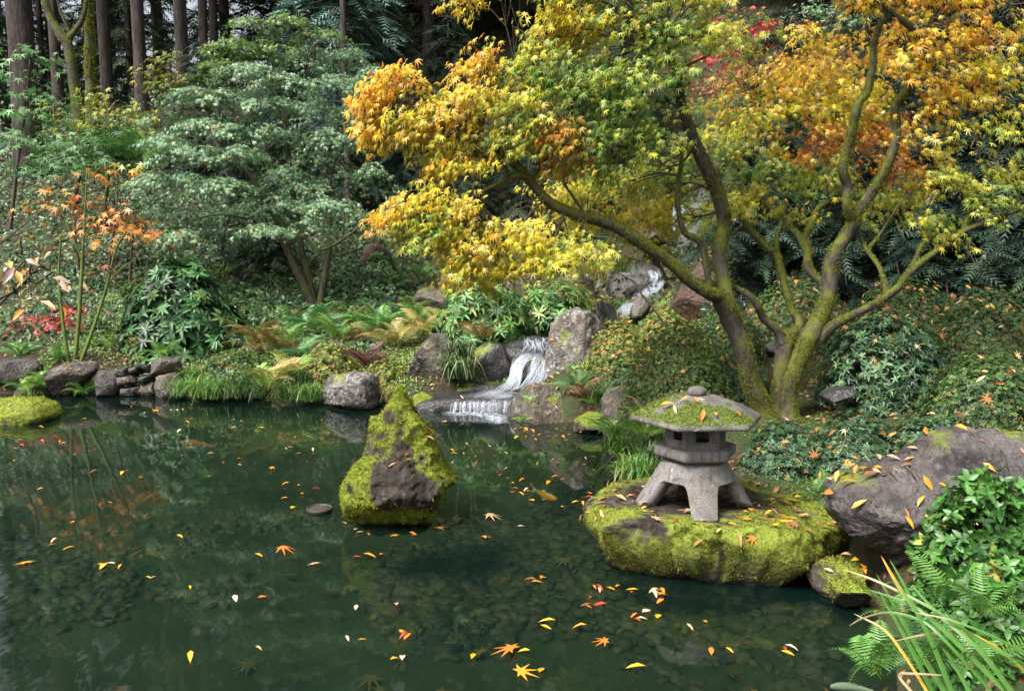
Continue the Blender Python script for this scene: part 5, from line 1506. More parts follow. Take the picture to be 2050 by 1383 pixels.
shrub('azalea', 'K3', (440, 610, 560, 730), 11.8, 'dark low shrub right of the big rhododendron', AZ, .05, n=1700)
shrub('azalea', 'K4', (600, 690, 720, 765), 9.9, 'yellow-green low azalea above the pale squat boulder', AZ_Y, .035, n=1500)
shrub('azalea', 'K5', (400, 700, 560, 775), 10.1, 'green low shrub behind the big sedge clump', AZ, .04, n=1700)
shrub('azalea', 'K6', (720, 560, 850, 640), 13.2, 'grey-green low shrub behind the ferns', AZ_B, .05, n=1300)
shrub('azalea', 'K7', (760, 605, 840, 660), 12.2, 'rounded green shrub beside the weathered boulder', AZ, .045, n=1100)
shrub('azalea', 'K8', (640, 610, 720, 670), 12.0, 'mossy-green low mound right of the green maple\'s trunks', AZ, .045, n=1100)
shrub('azalea', 'K9', (720, 720, 830, 780), 9.9, 'low green cover above the flat stone', AZ_Y, .035, n=1300)
# the near bush at the lower right
shrub('bush', 'I1', (1830, 960, 2110, 1200), 3.15, 'near bush with bright glossy green leaves at the right edge', FG, .042, k=4, n=1500, tmpl=BROAD, mat='leaf_gloss', singles=300, low=-.5, depth=.6, up=.5, shell=(.55, 1.08))
shrub('bush', 'I2', (1880, 1130, 2130, 1330), 2.9, 'lower lobe of glossy leaves among the ferns at the right edge', FG, .042, k=4, n=800, tmpl=BROAD, mat='leaf_gloss', low=-.4, depth=.5, up=.5, shell=(.55, 1.08))

# ------------------------------------------------------------------ loose small trees and bare shrubs
def wispy(name, label, stems, pads, leaf, d0, mat='leaf_soft', tmpl=ML5, per=7, cat='shrub', bark='twig', seed=0, sub=4, group=None):
    b = W(stems[0][1][0][0], stems[0][1][0][1], stems[0][1][0][2])
    t = root(name, (b[0], b[1], min(b[2], hz(b[0], b[1]))), label, cat, group)
    pts = px_limbs(stems, t, M[bark], seed=seed)
    rng = np.random.default_rng(seed)
    P, Rf, s, col = maple_pads(rng, pads, b + np.array([0, .5, 0]), leaf, tmpl, per, droop=.3, hang=.5, flat=1.0)
    build_leaves(t, P, Rf, s, col, tmpl, M[mat], 0, 'foliage')
    twigs_to_pads(rng, pts, pads, t, M['twig'], 'twigs', sub, .008)
    return t
VG = [(4, (.10, .24, .075)), (3, (.16, .32, .11)), (2, (.07, .16, .05))]
VY = [(4, (.36, .38, .06)), (3, (.24, .32, .06)), (2, (.46, .38, .06)), (1, (.12, .2, .04))]
VO = [(3, (.62, .24, .05)), (3, (.66, .36, .08)), (2, (.55, .17, .07)), (1, (.62, .46, .16))]
VR = [(4, (.50, .05, .055)), (3, (.38, .035, .04)), (1, (.62, .13, .10))]
wispy('vine_maple', 'light green vine maple hanging in at the upper left edge', [('stem', [(20, 460, 12.6, 8), (35, 330, 12.6, 6), (50, 220, 12.6, 5), (60, 120, 12.6, 3)])],
      [(55, 105, 12.5, 35, 18, 70, VG), (45, 145, 12.5, 30, 15, 50, VG), (75, 190, 12.5, 40, 16, 80, VG), (45, 215, 12.5, 40, 18, 70, VG), (80, 235, 12.5, 35, 16, 60, VG), (45, 280, 12.5, 40, 18, 70, VG), (60, 330, 12.5, 45, 20, 80, VG)], .13, 12.5, tmpl=ML5, seed=601)
wispy('vine_maple', 'green-leaved vine maple below the leaning mossy trunk', [('stem', [(150, 420, 14.5, 8), (160, 350, 14.5, 6), (180, 290, 14.5, 4)]), ('stem', [(210, 420, 14.4, 7), (220, 340, 14.4, 5), (230, 300, 14.4, 3)])],
      [(130, 290, 14.5, 50, 20, 130, VG), (190, 275, 14.5, 55, 20, 150, VG), (235, 300, 14.5, 45, 20, 120, VG), (165, 315, 14.4, 50, 18, 130, VG), (220, 330, 14.4, 40, 16, 90, VG), (110, 320, 14.4, 40, 16, 90, VG)], .14, 14.5, tmpl=ML5, seed=602)
wispy('vine_maple', 'yellow-leaved vine maple before the reddish fir trunk', [('stem', [(235, 330, 17, 7), (235, 270, 17, 5), (225, 210, 17, 4)]), ('stem', [(120, 330, 17, 6), (112, 250, 17, 4), (108, 200, 17, 3)])],
      [(112, 225, 17, 32, 26, 100, VY), (205, 195, 17, 36, 16, 90, VY), (240, 220, 17, 42, 18, 120, VY), (268, 250, 17, 34, 14, 80, VY), (205, 240, 17, 36, 14, 80, VY), (285, 280, 17, 35, 14, 70, VY), (150, 250, 17, 30, 14, 60, VY)], .14, 17, tmpl=ML5, seed=603)
wispy('vine_maple', 'yellow-leaved vine maple between the rugged firs', [('stem', [(350, 240, 19.5, 6), (345, 180, 19.5, 4), (340, 120, 19.5, 3)])],
      [(318, 140, 19.5, 28, 18, 80, VY), (338, 115, 19.5, 26, 12, 60, VY), (345, 165, 19.5, 36, 14, 90, VY), (395, 155, 19.5, 34, 12, 80, VY), (310, 180, 19.5, 26, 14, 60, VY), (400, 180, 19.5, 30, 10, 50, VY)], .15, 19.5, tmpl=ML5, seed=604)
wispy('vine_maple', 'sparse orange-leaved shrub left of the green maple', [('stem', [(215, 560, 12.6, 7), (225, 480, 12.6, 5), (235, 400, 12.6, 3)]), ('stem', [(160, 560, 12.6, 6), (150, 460, 12.6, 4), (160, 380, 12.6, 3)]), ('stem', [(260, 560, 12.6, 6), (265, 480, 12.6, 4), (270, 430, 12.6, 3)])],
      [(230, 345, 12.6, 24, 10, 22, VO), (185, 375, 12.6, 40, 18, 30, VO), (160, 410, 12.6, 34, 14, 24, VO), (248, 430, 12.6, 44, 18, 75, VO), (270, 455, 12.6, 40, 14, 55, VO), (215, 445, 12.6, 40, 16, 30, VO), (130, 350, 12.6, 40, 16, 20, VO), (310, 470, 12.4, 30, 12, 26, VO), (90, 400, 12.6, 40, 20, 16, VO), (290, 330, 12.6, 24, 10, 20, VY)], .14, 12.6, tmpl=ML5, seed=605, sub=6)
wispy('maple_shrub', 'red-leaved low maple on the left bank', [('stem', [(110, 715, 11.1, 6), (105, 670, 11.1, 5), (95, 630, 11.1, 3)])],
      [(135, 614, 11.1, 28, 10, 60, VR), (92, 636, 11.1, 34, 14, 80, VR), (140, 640, 11.1, 24, 12, 50, VR), (70, 660, 11.1, 26, 14, 40, VR), (125, 670, 11.1, 26, 14, 40, VR), (115, 690, 11.0, 20, 10, 20, VR)], .075, 11, tmpl=ML5, seed=606)
wispy('maple_shrub', 'nearly bare many-stemmed shrub rising from the left bank', [
    ('stem', [(140, 740, 10.4, 9), (128, 660, 10.4, 7), (118, 560, 10.4, 5), (122, 470, 10.4, 3)]), ('stem', [(148, 740, 10.4, 9), (158, 640, 10.4, 8), (165, 520, 10.4, 6), (170, 430, 10.4, 4), (174, 340, 10.4, 2)]),
    ('stem', [(158, 736, 10.4, 9), (186, 660, 10.4, 7), (215, 570, 10.4, 6), (232, 500, 10.4, 4), (252, 465, 10.4, 3)]), ('stem', [(135, 738, 10.4, 7), (105, 690, 10.4, 5), (70, 655, 10.4, 4), (35, 640, 10.4, 2)]),
    ('stem', [(118, 560, 10.4, 4), (80, 500, 10.4, 3), (40, 470, 10.4, 2)]), ('stem', [(165, 520, 10.4, 4), (130, 440, 10.4, 3), (110, 380, 10.4, 2)]), ('stem', [(215, 570, 10.4, 4), (240, 540, 10.4, 3), (270, 520, 10.4, 2)]), ('stem', [(165, 480, 10.4, 3), (200, 420, 10.4, 2), (215, 370, 10.4, 2)])],
    [(70, 500, 10.4, 50, 30, 10, VO), (120, 440, 10.4, 60, 40, 16, VO), (180, 480, 10.4, 60, 50, 14, VO), (50, 560, 10.4, 40, 40, 10, VO), (215, 540, 10.4, 40, 30, 8, VO)], .10, 10.4, tmpl=ML5, bark='stem_green', seed=607, sub=10, per=3)
wispy('red_maple', 'deep red maple high on the slope right of the crown\'s middle', [('stem', [(1500, 420, 13.5, 12), (1500, 250, 13.5, 9), (1500, 120, 13.5, 5)])],
      [(1480, 50, 13.5, 60, 26, 200, VR), (1520, 90, 13.5, 60, 24, 200, VR), (1450, 110, 13.5, 60, 24, 180, VR), (1500, 140, 13.5, 60, 24, 180, VR), (1560, 50, 13.5, 50, 24, 120, VR), (1440, 160, 13.5, 50, 22, 120, [(2, (.4, .09, .07)), (2, (.5, .18, .1))])], .10, 13.5, tmpl=ML5, cat='tree', seed=608)
wispy('green_shrub', 'blue-green maple foliage high at the top right behind the red maple', [('stem', [(1620, 420, 13.8, 12), (1630, 250, 13.8, 9), (1640, 120, 13.8, 5)])],
      [(1590, 70, 13.8, 50, 24, 200, GREENS), (1640, 50, 13.8, 60, 26, 240, GREENS), (1690, 40, 13.8, 50, 24, 180, GREENS), (1620, 25, 13.8, 60, 20, 200, GREENS)], .085, 13.8, tmpl=ML5, cat='tree', seed=609)
# bare twig with curled leaves close to the left edge
CURL = [(2, (.45, .33, .27)), (2, (.55, .33, .12)), (1, (.25, .15, .10))]
wispy('twig', 'near bare twigs with curled brown leaves at the left edge', [
    ('stem', [(-30, 610, 3.2, 6), (26, 584, 3.2, 5), (60, 552, 3.2, 4), (94, 518, 3.2, 2)]), ('stem', [(-30, 640, 3.25, 6), (30, 580, 3.25, 4), (87, 542, 3.25, 2)]), ('stem', [(-30, 590, 3.3, 5), (26, 546, 3.3, 4), (66, 503, 3.3, 2)]),
    ('stem', [(-30, 495, 3.3, 4), (26, 473, 3.3, 3), (60, 460, 3.3, 2.5), (104, 449, 3.3, 1.5)]), ('stem', [(-20, 505, 3.3, 4), (30, 465, 3.3, 3), (87, 419, 3.3, 1.5)]), ('stem', [(-20, 600, 3.3, 4), (40, 608, 3.3, 2), (75, 612, 3.3, 1.5)])],
    [(62, 522, 3.2, 10, 10, 3, CURL), (100, 532, 3.2, 8, 10, 2, CURL), (62, 590, 3.2, 10, 8, 2, CURL), (88, 590, 3.2, 8, 8, 2, CURL), (35, 590, 3.2, 14, 8, 3, [(1, (.66, .30, .03))]), (30, 505, 3.2, 10, 10, 2, VO)], .065, 3.2, tmpl=OVAL, mat='litter', seed=610, per=2, sub=1)
# three thin dark stems above the rhododendron
t = root('sapling', W(950, 605, 12), 'three thin dark stems standing above the bright rhododendron', 'tree')
px_limbs([('stem', [(922, 605, 12, 7), (918, 550, 12, 6), (912, 480, 12, 5), (905, 380, 12, 3)]), ('stem', [(934, 610, 12, 8), (937, 550, 12, 7), (940, 470, 12, 5), (950, 380, 12, 3)]), ('stem', [(947, 600, 12, 6), (945, 530, 12, 5), (950, 450, 12, 4)])], t, M['twig'], seed=611)
t = root('dead_branch', W(1330, 655, 8.2), 'thin dark dead branch leaning over the yellowing azalea', 'branch')
px_limbs([('stem', [(1334, 656, 8.2, 5), (1310, 620, 8.2, 5), (1285, 590, 8.2, 4), (1270, 565, 8.2, 4), (1240, 548, 8.2, 3), (1215, 535, 8.2, 2)]), ('twig', [(1300, 605, 8.2, 3), (1320, 600, 8.2, 2)])], t, M['twig'], seed=612)

# ------------------------------------------------------------------ ferns
def frond_mesh(col, pairs=18, width=.17, arch=.55, sag=.75, seed=0, tipcol=None):
    rng = np.random.default_rng(seed)
    V, F, C = [], [], []
    def pt(t): return np.array([0, t * (1 - .12 * t * t), arch * t - sag * t * t])
    for i in range(pairs):
        t = .12 + .86 * i / (pairs - 1)
        L = width * math.sin(math.pi * min(1, .18 + .82 * t) ** .9) ** .8 + .012
        w = .030 * (1 - .5 * t)
        p = pt(t); q = pt(t + w)
        for s in (-1, 1):
            b = len(V); e = p + np.array([s * L, L * .35, -.25 * L + rng.normal() * .01])
            m = (p + e) / 2 + np.array([0, w * .9, .012])
            V += [p, q, m, e]; F += [(b, b + 1, b + 2), (b, b + 2, b + 3)] if s > 0 else [(b, b + 2, b + 1), (b, b + 3, b + 2)]
            c = np.array(col) * (1 + rng.normal() * .12)
            if tipcol is not None: c = c * (1 - t) + np.array(tipcol) * t
            C += [c] * 4
    P = np.array([pt(t) for t in np.linspace(0, 1, 8)])
    tv, tf = tube(P, np.linspace(.007, .002, 8), 4)
    b = len(V); V = np.vstack([np.array(V), tv]); F = np.vstack([np.array(F), tf + b])
    C = np.vstack([np.array(C), np.tile(np.array(col) * np.array([.9, .7, .6]), (len(tv), 1))])
    return mesh_from('frond', V, F, M['blade'], C)
FC = {'g': ((.13, .30, .06), None), 'l': ((.26, .42, .085), None), 'b': ((.12, .29, .10), None), 'y': ((.36, .36, .09), (.52, .40, .16)), 'o': ((.20, .18, .05), (.30, .17, .06)), 'd': ((.05, .13, .04), None), 'r': ((.16, .075, .05), (.12, .05, .045))}
FROND = {k: [frond_mesh(c, 18, .16 + .02 * j, .5 + .12 * j, .65 + .15 * j, 700 + j, tc) for j in range(3)] for k, (c, tc) in FC.items()}
def fern(px, py, d, size, n, kinds, label, group='ferns on the banks', seed=None, z=None, aim=None):
    rng = np.random.default_rng(int(seed if seed is not None else px * 3 + py))
    b = W(px, py, d)
    t = root('fern', b, label, 'fern', group)
    for q in range(n):
        k = kinds[int(rng.integers(len(kinds)))]
        o = bpy.data.objects.new('frond', FROND[k][int(rng.integers(3))]); COL.objects.link(o); o.parent = t
        a = q / n * 6.28 + rng.normal() * .25 if aim is None else aim[0] + rng.uniform(-aim[1], aim[1])
        s = size * rng.uniform(.7, 1.15)
        o.location = tuple(rng.normal(size=3) * (.05 * size, .05 * size, 0))
        o.rotation_euler = (rng.uniform(.25, 1.0), rng.normal() * .3, a); o.scale = (s, s, s)
    return t
for px, py, d, sz, n, kd, lab in [
    (55, 785, 9.9, .40, 9, 'lg', 'bright fern hanging over the water at the far left bank'), (95, 775, 9.9, .34, 8, 'g', 'small green fern left of the wedge rock'), (165, 788, 9.9, .32, 8, 'gl', 'yellow-green fern at the foot of the wedge rock'),
    (205, 705, 10.9, .40, 9, 'gl', 'green fern on the left bank above the bluish-grey rock'), (240, 700, 10.9, .42, 9, 'l', 'light fern left of the big rhododendron\'s foot'), (285, 705, 10.7, .46, 10, 'ly', 'pale yellow-green fern under the big rhododendron'), (115, 720, 10.4, .34, 8, 'g', 'little fern behind the wedge rock'), (330, 715, 10.4, .36, 8, 'gl', 'small fern above the stacked wall\'s end'), (40, 715, 10.6, .38, 8, 'g', 'fern on the far left of the bank behind the grey rock'),
    (540, 780, 9.4, .52, 11, 'ly', 'yellow-green fern arching over the water right of the sedge'), (580, 755, 9.7, .46, 10, 'ly', 'pale fern just right of the arching waterside fern'), (520, 705, 10.6, .60, 11, 'oy', 'olive-brown fern right of the big rhododendron'), (565, 705, 10.5, .60, 10, 'og', 'tall fern with browning fronds above the sedge'), (600, 720, 10.3, .5, 9, 'b', 'blue-green fern left of the flat rock'),
    (628, 668, 11.3, .66, 13, 'b', 'large spreading blue-green fern below the green maple\'s trunks'), (675, 680, 11.0, .5, 10, 'gl', 'green fern right of the spreading blue-green fern'), (590, 655, 11.8, .5, 9, 'go', 'dull fern left of the green maple\'s trunks'),
    (735, 735, 10.1, .46, 12, 'r', 'withered dark reddish fern above the flat stone'), (765, 665, 11.3, .62, 11, 'g', 'green fern on the slope left of the weathered boulder'), (795, 690, 10.8, .62, 11, 'y', 'pale yellow fern above the grey boulder'), (845, 675, 11.0, .62, 11, 'yl', 'yellow fern left of the bright rhododendron'), (830, 640, 11.9, .56, 10, 'gl', 'green fern behind the yellow ferns'), (880, 650, 11.6, .5, 9, 'gy', 'fern between yellow ferns and rhododendron'), (730, 690, 10.9, .5, 9, 'o', 'brown fern beside the withered reddish one'), (700, 650, 11.7, .46, 9, 'go', 'dull green fern up the slope'),
    (780, 590, 13.4, .6, 9, 'g', 'fern on the upper slope below the upright stone'), (850, 560, 13.8, .55, 9, 'gl', 'fern above the weathered boulder'), (690, 600, 13.2, .55, 9, 'd', 'dark fern near the slender trunk'), (240, 330, 14.2, .9, 10, 'd', 'dark sword fern on the hillside under the vine maple'), (275, 325, 14.2, .95, 11, 'g', 'sword fern on the hillside left of the green maple'),
    (960, 680, 10.3, .42, 9, 'yo', 'yellowing fern drooping behind the dark grass tuft'), (1155, 775, 8.5, .30, 12, 'b', 'green fern tuft over the wet boulder\'s right end'), (1170, 800, 8.3, .32, 16, 'ro', 'withered purplish fern hanging right of the wet boulder'), (1190, 810, 8.2, .28, 10, 'g', 'small fern beside the withered purplish one'),
    (1060, 810, 8.15, .15, 6, 'l', 'tiny light fern sprouting on the wet boulder\'s face'), (1045, 845, 8.15, .14, 6, 'l', 'tiny fern at the wet boulder\'s waterline'),
    (1290, 880, 6.3, .36, 10, 'gl', 'green fern left of the lantern\'s firebox'), (1245, 880, 6.9, .34, 10, 'gl', 'fern at the water left of the lantern'), (1300, 850, 6.4, .32, 8, 'ly', 'yellow-green frond cluster under the lantern roof\'s left corner'), (1215, 870, 7.2, .28, 8, 'l', 'small light fern at the waterline near the low mossy stone'),
    (1700, 1030, 4.7, .24, 8, 'd', 'small dark fern between azalea and tilted slab'), (1640, 1000, 5.0, .24, 8, 'dg', 'small fern under the azalea right of the lantern slab')]:
    fern(px, py, d, sz * 1.05, n + 4, kd, lab)
for px, py, d, sz, n, kd, lab in [(1760, 1350, 2.75, .30, 9, 'g', 'near green fern in the bottom right corner by the water'), (1860, 1330, 2.7, .30, 10, 'gd', 'near fern behind the iris blades'), (1790, 1240, 3.3, .22, 8, 'g', 'small near fern under the tilted slab\'s edge'), (1900, 1200, 3.0, .30, 10, 'gd', 'near feathery fern below the glossy bush'), (1970, 1340, 2.5, .30, 10, 'g', 'near fern in the extreme bottom right corner'), (1840, 1200, 3.25, .24, 9, 'go', 'near fern with pale fronds left of the glossy bush'), (1960, 1230, 2.8, .28, 9, 'g', 'near fern peeking between the glossy leaves')]:
    fern(px, py, d, sz * .8, n, kd, lab, 'near ferns on the right bank')

# ------------------------------------------------------------------ grasses
def grass(name, px, py, d, R_, H_, n, pal, label, width=.010, group='grass clumps at the water', seed=0, arch=1.7):
    rng = np.random.default_rng(int(px + py * 3 + seed))
    b = W(px, py, d)
    t = root(name, b, label, 'grass', group)
    V, F, C = [], [], []
    m = 6
    col = pick(rng, pal, n, .2)
    for q in range(n):
        a = rng.random() * 6.28; L = rng.uniform(.55, 1.1)
        dr = np.array([math.cos(a), math.sin(a), 0]); sd = np.array([-dr[1], dr[0], 0])
        st = b + np.array([rng.normal() * .18 * R_, rng.normal() * .18 * R_, 0])
        reach = R_ * L * rng.uniform(.3, 1.0); hh = H_ * L
        tt = np.linspace(0, 1, m)
        P = st + dr * (reach * tt ** 1.2)[:, None] + np.array([0, 0, 1.]) * (hh * (1.9 * tt - (1.0 + .55 * arch * reach / R_) * tt ** 2))[:, None]
        w = width * (1 - tt ** 1.5) + .0006
        k = len(V) * 0
        base = sum(len(v) for v in V)
        V.append(np.stack([P - sd * w[:, None] / 2, P + sd * w[:, None] / 2], 1).reshape(-1, 3))
        i = np.arange(m - 1) * 2 + base
        F.append(np.concatenate([np.stack([i, i + 1, i + 3], -1), np.stack([i, i + 3, i + 2], -1)]))
        C.append(np.tile(col[q], (2 * m, 1)))
    o = mk('blades', np.concatenate(V), np.concatenate(F), M['blade'], t, col=np.concatenate(C))
    tag(o, kind='stuff')
    return t
SG = [(4, (.10, .24, .045)), (3, (.16, .30, .055)), (2, (.06, .15, .03)), (1, (.30, .30, .08))]
SGD = [(4, (.035, .09, .022)), (3, (.06, .13, .03)), (1, (.20, .27, .08))]
SGS = [(4, (.05, .11, .03)), (2, (.03, .07, .02)), (2, (.33, .36, .17))]
SGY = [(3, (.28, .27, .07)), (3, (.16, .22, .05)), (2, (.36, .26, .09))]
for a in [(385, 790, 9.7, .50, .34, 260, SG, 'left part of the big sedge clump draped into the pond'), (430, 794, 9.6, .52, .38, 300, SG, 'middle of the big sedge clump draped into the pond'), (478, 792, 9.65, .46, .38, 240, SGD, 'right part of the big sedge clump draped into the pond'), (400, 765, 10.0, .4, .36, 160, SG, 'sedge clump behind the big one'),
          (622, 800, 9.3, .34, .32, 190, SG, 'bright sedge clump left of the pale squat boulder'), (605, 775, 9.6, .32, .34, 130, SGD, 'dark sedge behind the bright one'), (520, 795, 9.5, .3, .28, 120, SGD, 'sedge under the arching waterside fern'), (575, 798, 9.45, .3, .28, 120, SG, 'sedge between fern and bright sedge'),
          (785, 800, 9.3, .28, .26, 120, SGY, 'straw-coloured grass right of the pale squat boulder'), (1275, 965, 5.75, .30, .30, 260, SG, 'bright grass clump at the water left of the lantern legs'), (1240, 905, 6.6, .34, .22, 180, SG, 'arching grass reaching over the water left of the lantern'), (1305, 940, 5.9, .26, .32, 160, SGD, 'grass behind the lantern\'s left leg'),
          (1200, 800, 8.2, .22, .30, 110, SGD, 'dark grass above the low mossy stone'), (1240, 545, 13.6, .45, .4, 150, SGD, 'dark hanging grass beside the upper cascade'), (1200, 560, 13.4, .4, .45, 120, SGY, 'brown grass left of the upper cascade'), (60, 800, 9.8, .24, .2, 80, SG, 'grass at the waterline on the far left'), (440, 705, 10.8, .3, .25, 90, SG, 'low grass at the rhododendron\'s foot')]:
    grass('grass_clump', *a)
grass('striped_sedge', 915, 755, 9.5, .42, .46, 260, SGS, 'dark stripe-bladed grass tuft spilling between the two boulders', width=.014, arch=1.8)
grass('striped_sedge', 918, 715, 9.62, .34, .34, 160, SGS, 'upper fountain of the dark stripe-bladed tuft', width=.014, arch=1.6, group=None)

# iris blades in the bottom right corner, each blade a part
iris = root('iris', W(1960, 1420, 2.5), 'long green and straw-coloured iris blades crossing the bottom right corner', 'iris')
IG, IY, IT = (.085, .22, .035), (.50, .34, .04), (.50, .38, .22)
for pts, w, c0, c1 in [
        ([(1895, 1390, 2.5), (1840, 1300, 2.55), (1754, 1147, 2.65)], 15, IG, IG), ([(1870, 1390, 2.52), (1820, 1290, 2.55), (1758, 1180, 2.62)], 13, IG, IG), ([(1912, 1400, 2.45), (1850, 1250, 2.5), (1800, 1175, 2.55), (1764, 1112, 2.6)], 14, IG, IY), ([(1900, 1390, 2.6), (1850, 1260, 2.62), (1815, 1180, 2.66), (1781, 1119, 2.7)], 12, IG, IG),
        ([(2050, 1330, 2.4), (1960, 1280, 2.45), (1870, 1220, 2.5), (1760, 1165, 2.6), (1689, 1139, 2.65)], 9, IG, IT), ([(2010, 1380, 2.4), (1930, 1300, 2.45), (1860, 1235, 2.5), (1810, 1205, 2.55), (1740, 1180, 2.6)], 13, IG, IG), ([(1990, 1390, 2.42), (1900, 1290, 2.45), (1850, 1245, 2.5), (1781, 1226, 2.55), (1730, 1236, 2.6), (1700, 1252, 2.62)], 8, IG, IT),
        ([(2060, 1350, 2.45), (2000, 1300, 2.45), (1940, 1268, 2.48), (1908, 1264, 2.5), (1850, 1270, 2.52), (1785, 1284, 2.55)], 9, IY, IT), ([(1860, 1390, 2.5), (1810, 1310, 2.55), (1770, 1260, 2.6), (1710, 1228, 2.65)], 8, IY, IT), ([(2030, 1390, 2.38), (1960, 1300, 2.42), (1880, 1230, 2.5), (1825, 1170, 2.56)], 13, IG, IG),
        ([(1830, 1390, 2.5), (1800, 1352, 2.52), (1830, 1348, 2.5), (1900, 1352, 2.48)], 7, IT, IT), ([(2060, 1310, 2.4), (1980, 1270, 2.42), (1900, 1240, 2.46), (1835, 1226, 2.5)], 7, IG, IT), ([(1950, 1400, 2.45), (1905, 1320, 2.5), (1868, 1270, 2.55)], 12, IG, IG)]:
    S = spline([W(*p) for p in pts], 7); n = len(S); t = np.linspace(0, 1, n)
    Tn = unit(np.gradient(S, axis=0)); sd = unit(np.cross(Tn, [.15, -1, .25])); up = np.cross(sd, Tn)
    wd = w * .78 * 2.5 / FPX * (1 - t ** 2.5) ** .6 + .0006
    V = np.stack([S - sd * wd[:, None] / 2, S + up * wd[:, None] * .18, S + sd * wd[:, None] / 2], 1).reshape(-1, 3)
    i = np.arange(n - 1)[:, None] * 3 + np.array([0, 1])[None]; i = i.ravel()
    F = np.concatenate([np.stack([i, i + 1, i + 4], -1), np.stack([i, i + 4, i + 3], -1)])
    f = smooth01((t - .45) / .5)[:, None]
    C = np.repeat(np.array(c0) * (1 - f) + np.array(c1) * f, 3, 0)
    mk('blade', V, F, M['blade'], iris, col=C)

# ------------------------------------------------------------------ ground cover: ivy, undergrowth, low plants, leaf litter
def cover(name, label, n, xr, yr, leaf, pal, mat, tmpl, fn, hmax=.12, seed=0, tilt=.45, cat='plants'):
    rng = np.random.default_rng(seed)
    x = rng.uniform(*xr, n); y = rng.uniform(*yr, n)
    keep = (rng.random(n) < fn(x, y)) & (pond_sd(x, y) > .05)
    x, y = x[keep], y[keep]
    g = height(x, y); e = .25
    nx_ = -(height(x + e, y) - g) / e; ny_ = -(height(x, y + e) - g) / e
    N = unit(np.column_stack([nx_, ny_, np.ones(len(x))]))
    lump = smooth01((fbm(np.column_stack([x * 1.7, y * 1.7, 0 * x]), 3, seed) + .4) / .9)
    P = np.column_stack([x, y, g + .01 + hmax * lump * rng.random(len(x))])
    nn = unit(N + rng.normal(size=P.shape) * tilt + np.array([0, -.35, 0]))
    a = rand_unit(rng, len(P)) + np.array([0, -.4, -.3])
    V, F, C = scatter(tmpl[0], tmpl[1], P, frames(nn, a), leaf * (.6 + .6 * rng.random(len(P))), pick(rng, pal, len(P), .22))
    o = mk(name, V, F, M[mat], col=C)
    return tag(o, label, cat, kind='stuff')
IVY = [(4, (.030, .080, .030)), (3, (.055, .125, .042)), (2, (.085, .175, .06)), (.7, (.15, .23, .08))]
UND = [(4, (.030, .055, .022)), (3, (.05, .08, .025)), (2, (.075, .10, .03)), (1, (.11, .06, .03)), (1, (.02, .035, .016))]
LOWG = [(4, (.14, .26, .04)), (3, (.22, .33, .06)), (2, (.07, .13, .03)), (.6, (.32, .20, .05))]
LIT = [(4, (.22, .095, .035)), (3, (.30, .13, .045)), (2, (.13, .06, .03)), (2, (.40, .20, .07)), (1, (.50, .30, .10))]
cover('ivy', 'dark ivy covering the left hillside under the firs', 90000, (-15, -1.6), (10.6, 21), .10, IVY, 'leaf_gloss', DIAM, lambda x, y: np.clip(.55 + .9 * smooth01((fbm(np.column_stack([x, y, 0 * x]) * .8, 3, 2) + .35) / .5), 0, 1) * np.clip(1.2 - (-x - 1.6) / (y * .75), 0, 1), .30, 1, .6)
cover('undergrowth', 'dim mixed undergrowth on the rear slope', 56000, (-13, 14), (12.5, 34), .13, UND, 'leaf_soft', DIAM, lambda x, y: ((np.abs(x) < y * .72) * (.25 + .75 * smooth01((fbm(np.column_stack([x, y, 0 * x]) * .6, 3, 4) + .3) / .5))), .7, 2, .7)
cover('low_plants', 'low bright green plants along the banks', 52000, (-6.2, 2.6), (8.8, 14), .045, LOWG, 'leaf_soft', DIAM, lambda x, y: smooth01((fbm(np.column_stack([x, y, 0 * x]) * 1.1, 3, 6) + .55) / .4) * (np.abs(x) < y * .7), .10, 3, .5)
cover('leaf_litter', 'brown and orange leaf litter covering the soil', 10000, (-8, 6.5), (2.4, 14.5), .07, LIT, 'litter', OVAL, lambda x, y: (np.abs(x) < y * .75 + .5) * 1.0, .02, 4, .3)
cover('leaf_litter', 'brown leaf litter high on the rear slope', 4500, (-9, 9), (14, 22), .09, LIT, 'litter', DIAM, lambda x, y: (np.abs(x) < y * .7) * .8, .05, 5, .3)
cover('moss_carpet', 'short green moss carpet round the maple foot', 26000, (.9, 5.5), (4.6, 9.5), .03, [(3, (.10, .14, .02)), (2, (.15, .18, .03)), (1, (.06, .10, .02))], 'moss', DIAM, lambda x, y: smooth01((fbm(np.column_stack([x, y, 0 * x]) * 1.6, 3, 8) - .02) / .3), .03, 6, .7)
# ------------------------------------------------------------------ fallen leaves, each its own thing
rng = np.random.default_rng(900)
FLC = {'yellow': (.72, .42, .03), 'golden': (.74, .32, .03), 'orange': (.70, .20, .03), 'red': (.42, .06, .04), 'tan': (.55, .36, .20), 'pale': (.66, .52, .36), 'brown': (.24, .10, .04)}
LEAFM = {}
def leaf_mesh(shape, colour, k):
    key = (shape, colour, k)
    if key not in LEAFM:
        r = np.random.default_rng(hash(shape) % 1000 * 0 + k + len(colour) * 10 + len(shape))
        T = {'narrow': oval_leaf(.26 + .05 * k, .05, .10 + .10 * k), 'oval': oval_leaf(.46, .05, .12 + .06 * k), 'maple': maple_leaf(7, .18 + .12 * k)}[shape]
        c = np.array(FLC[colour]) * (1 + r.normal(size=(len(T[0]), 1)) * .08)
        c = np.clip(c * (1 + r.normal(size=(len(T[0]), 3)) * .05), .01, .9)
        V = T[0] - np.array([0, .5, 0])
        V[:, 2] -= V[:, 2].min()
        LEAFM[key] = mesh_from('fallen_leaf', V, T[1], M['litter'], c)
    return LEAFM[key]
NLEAF = 0
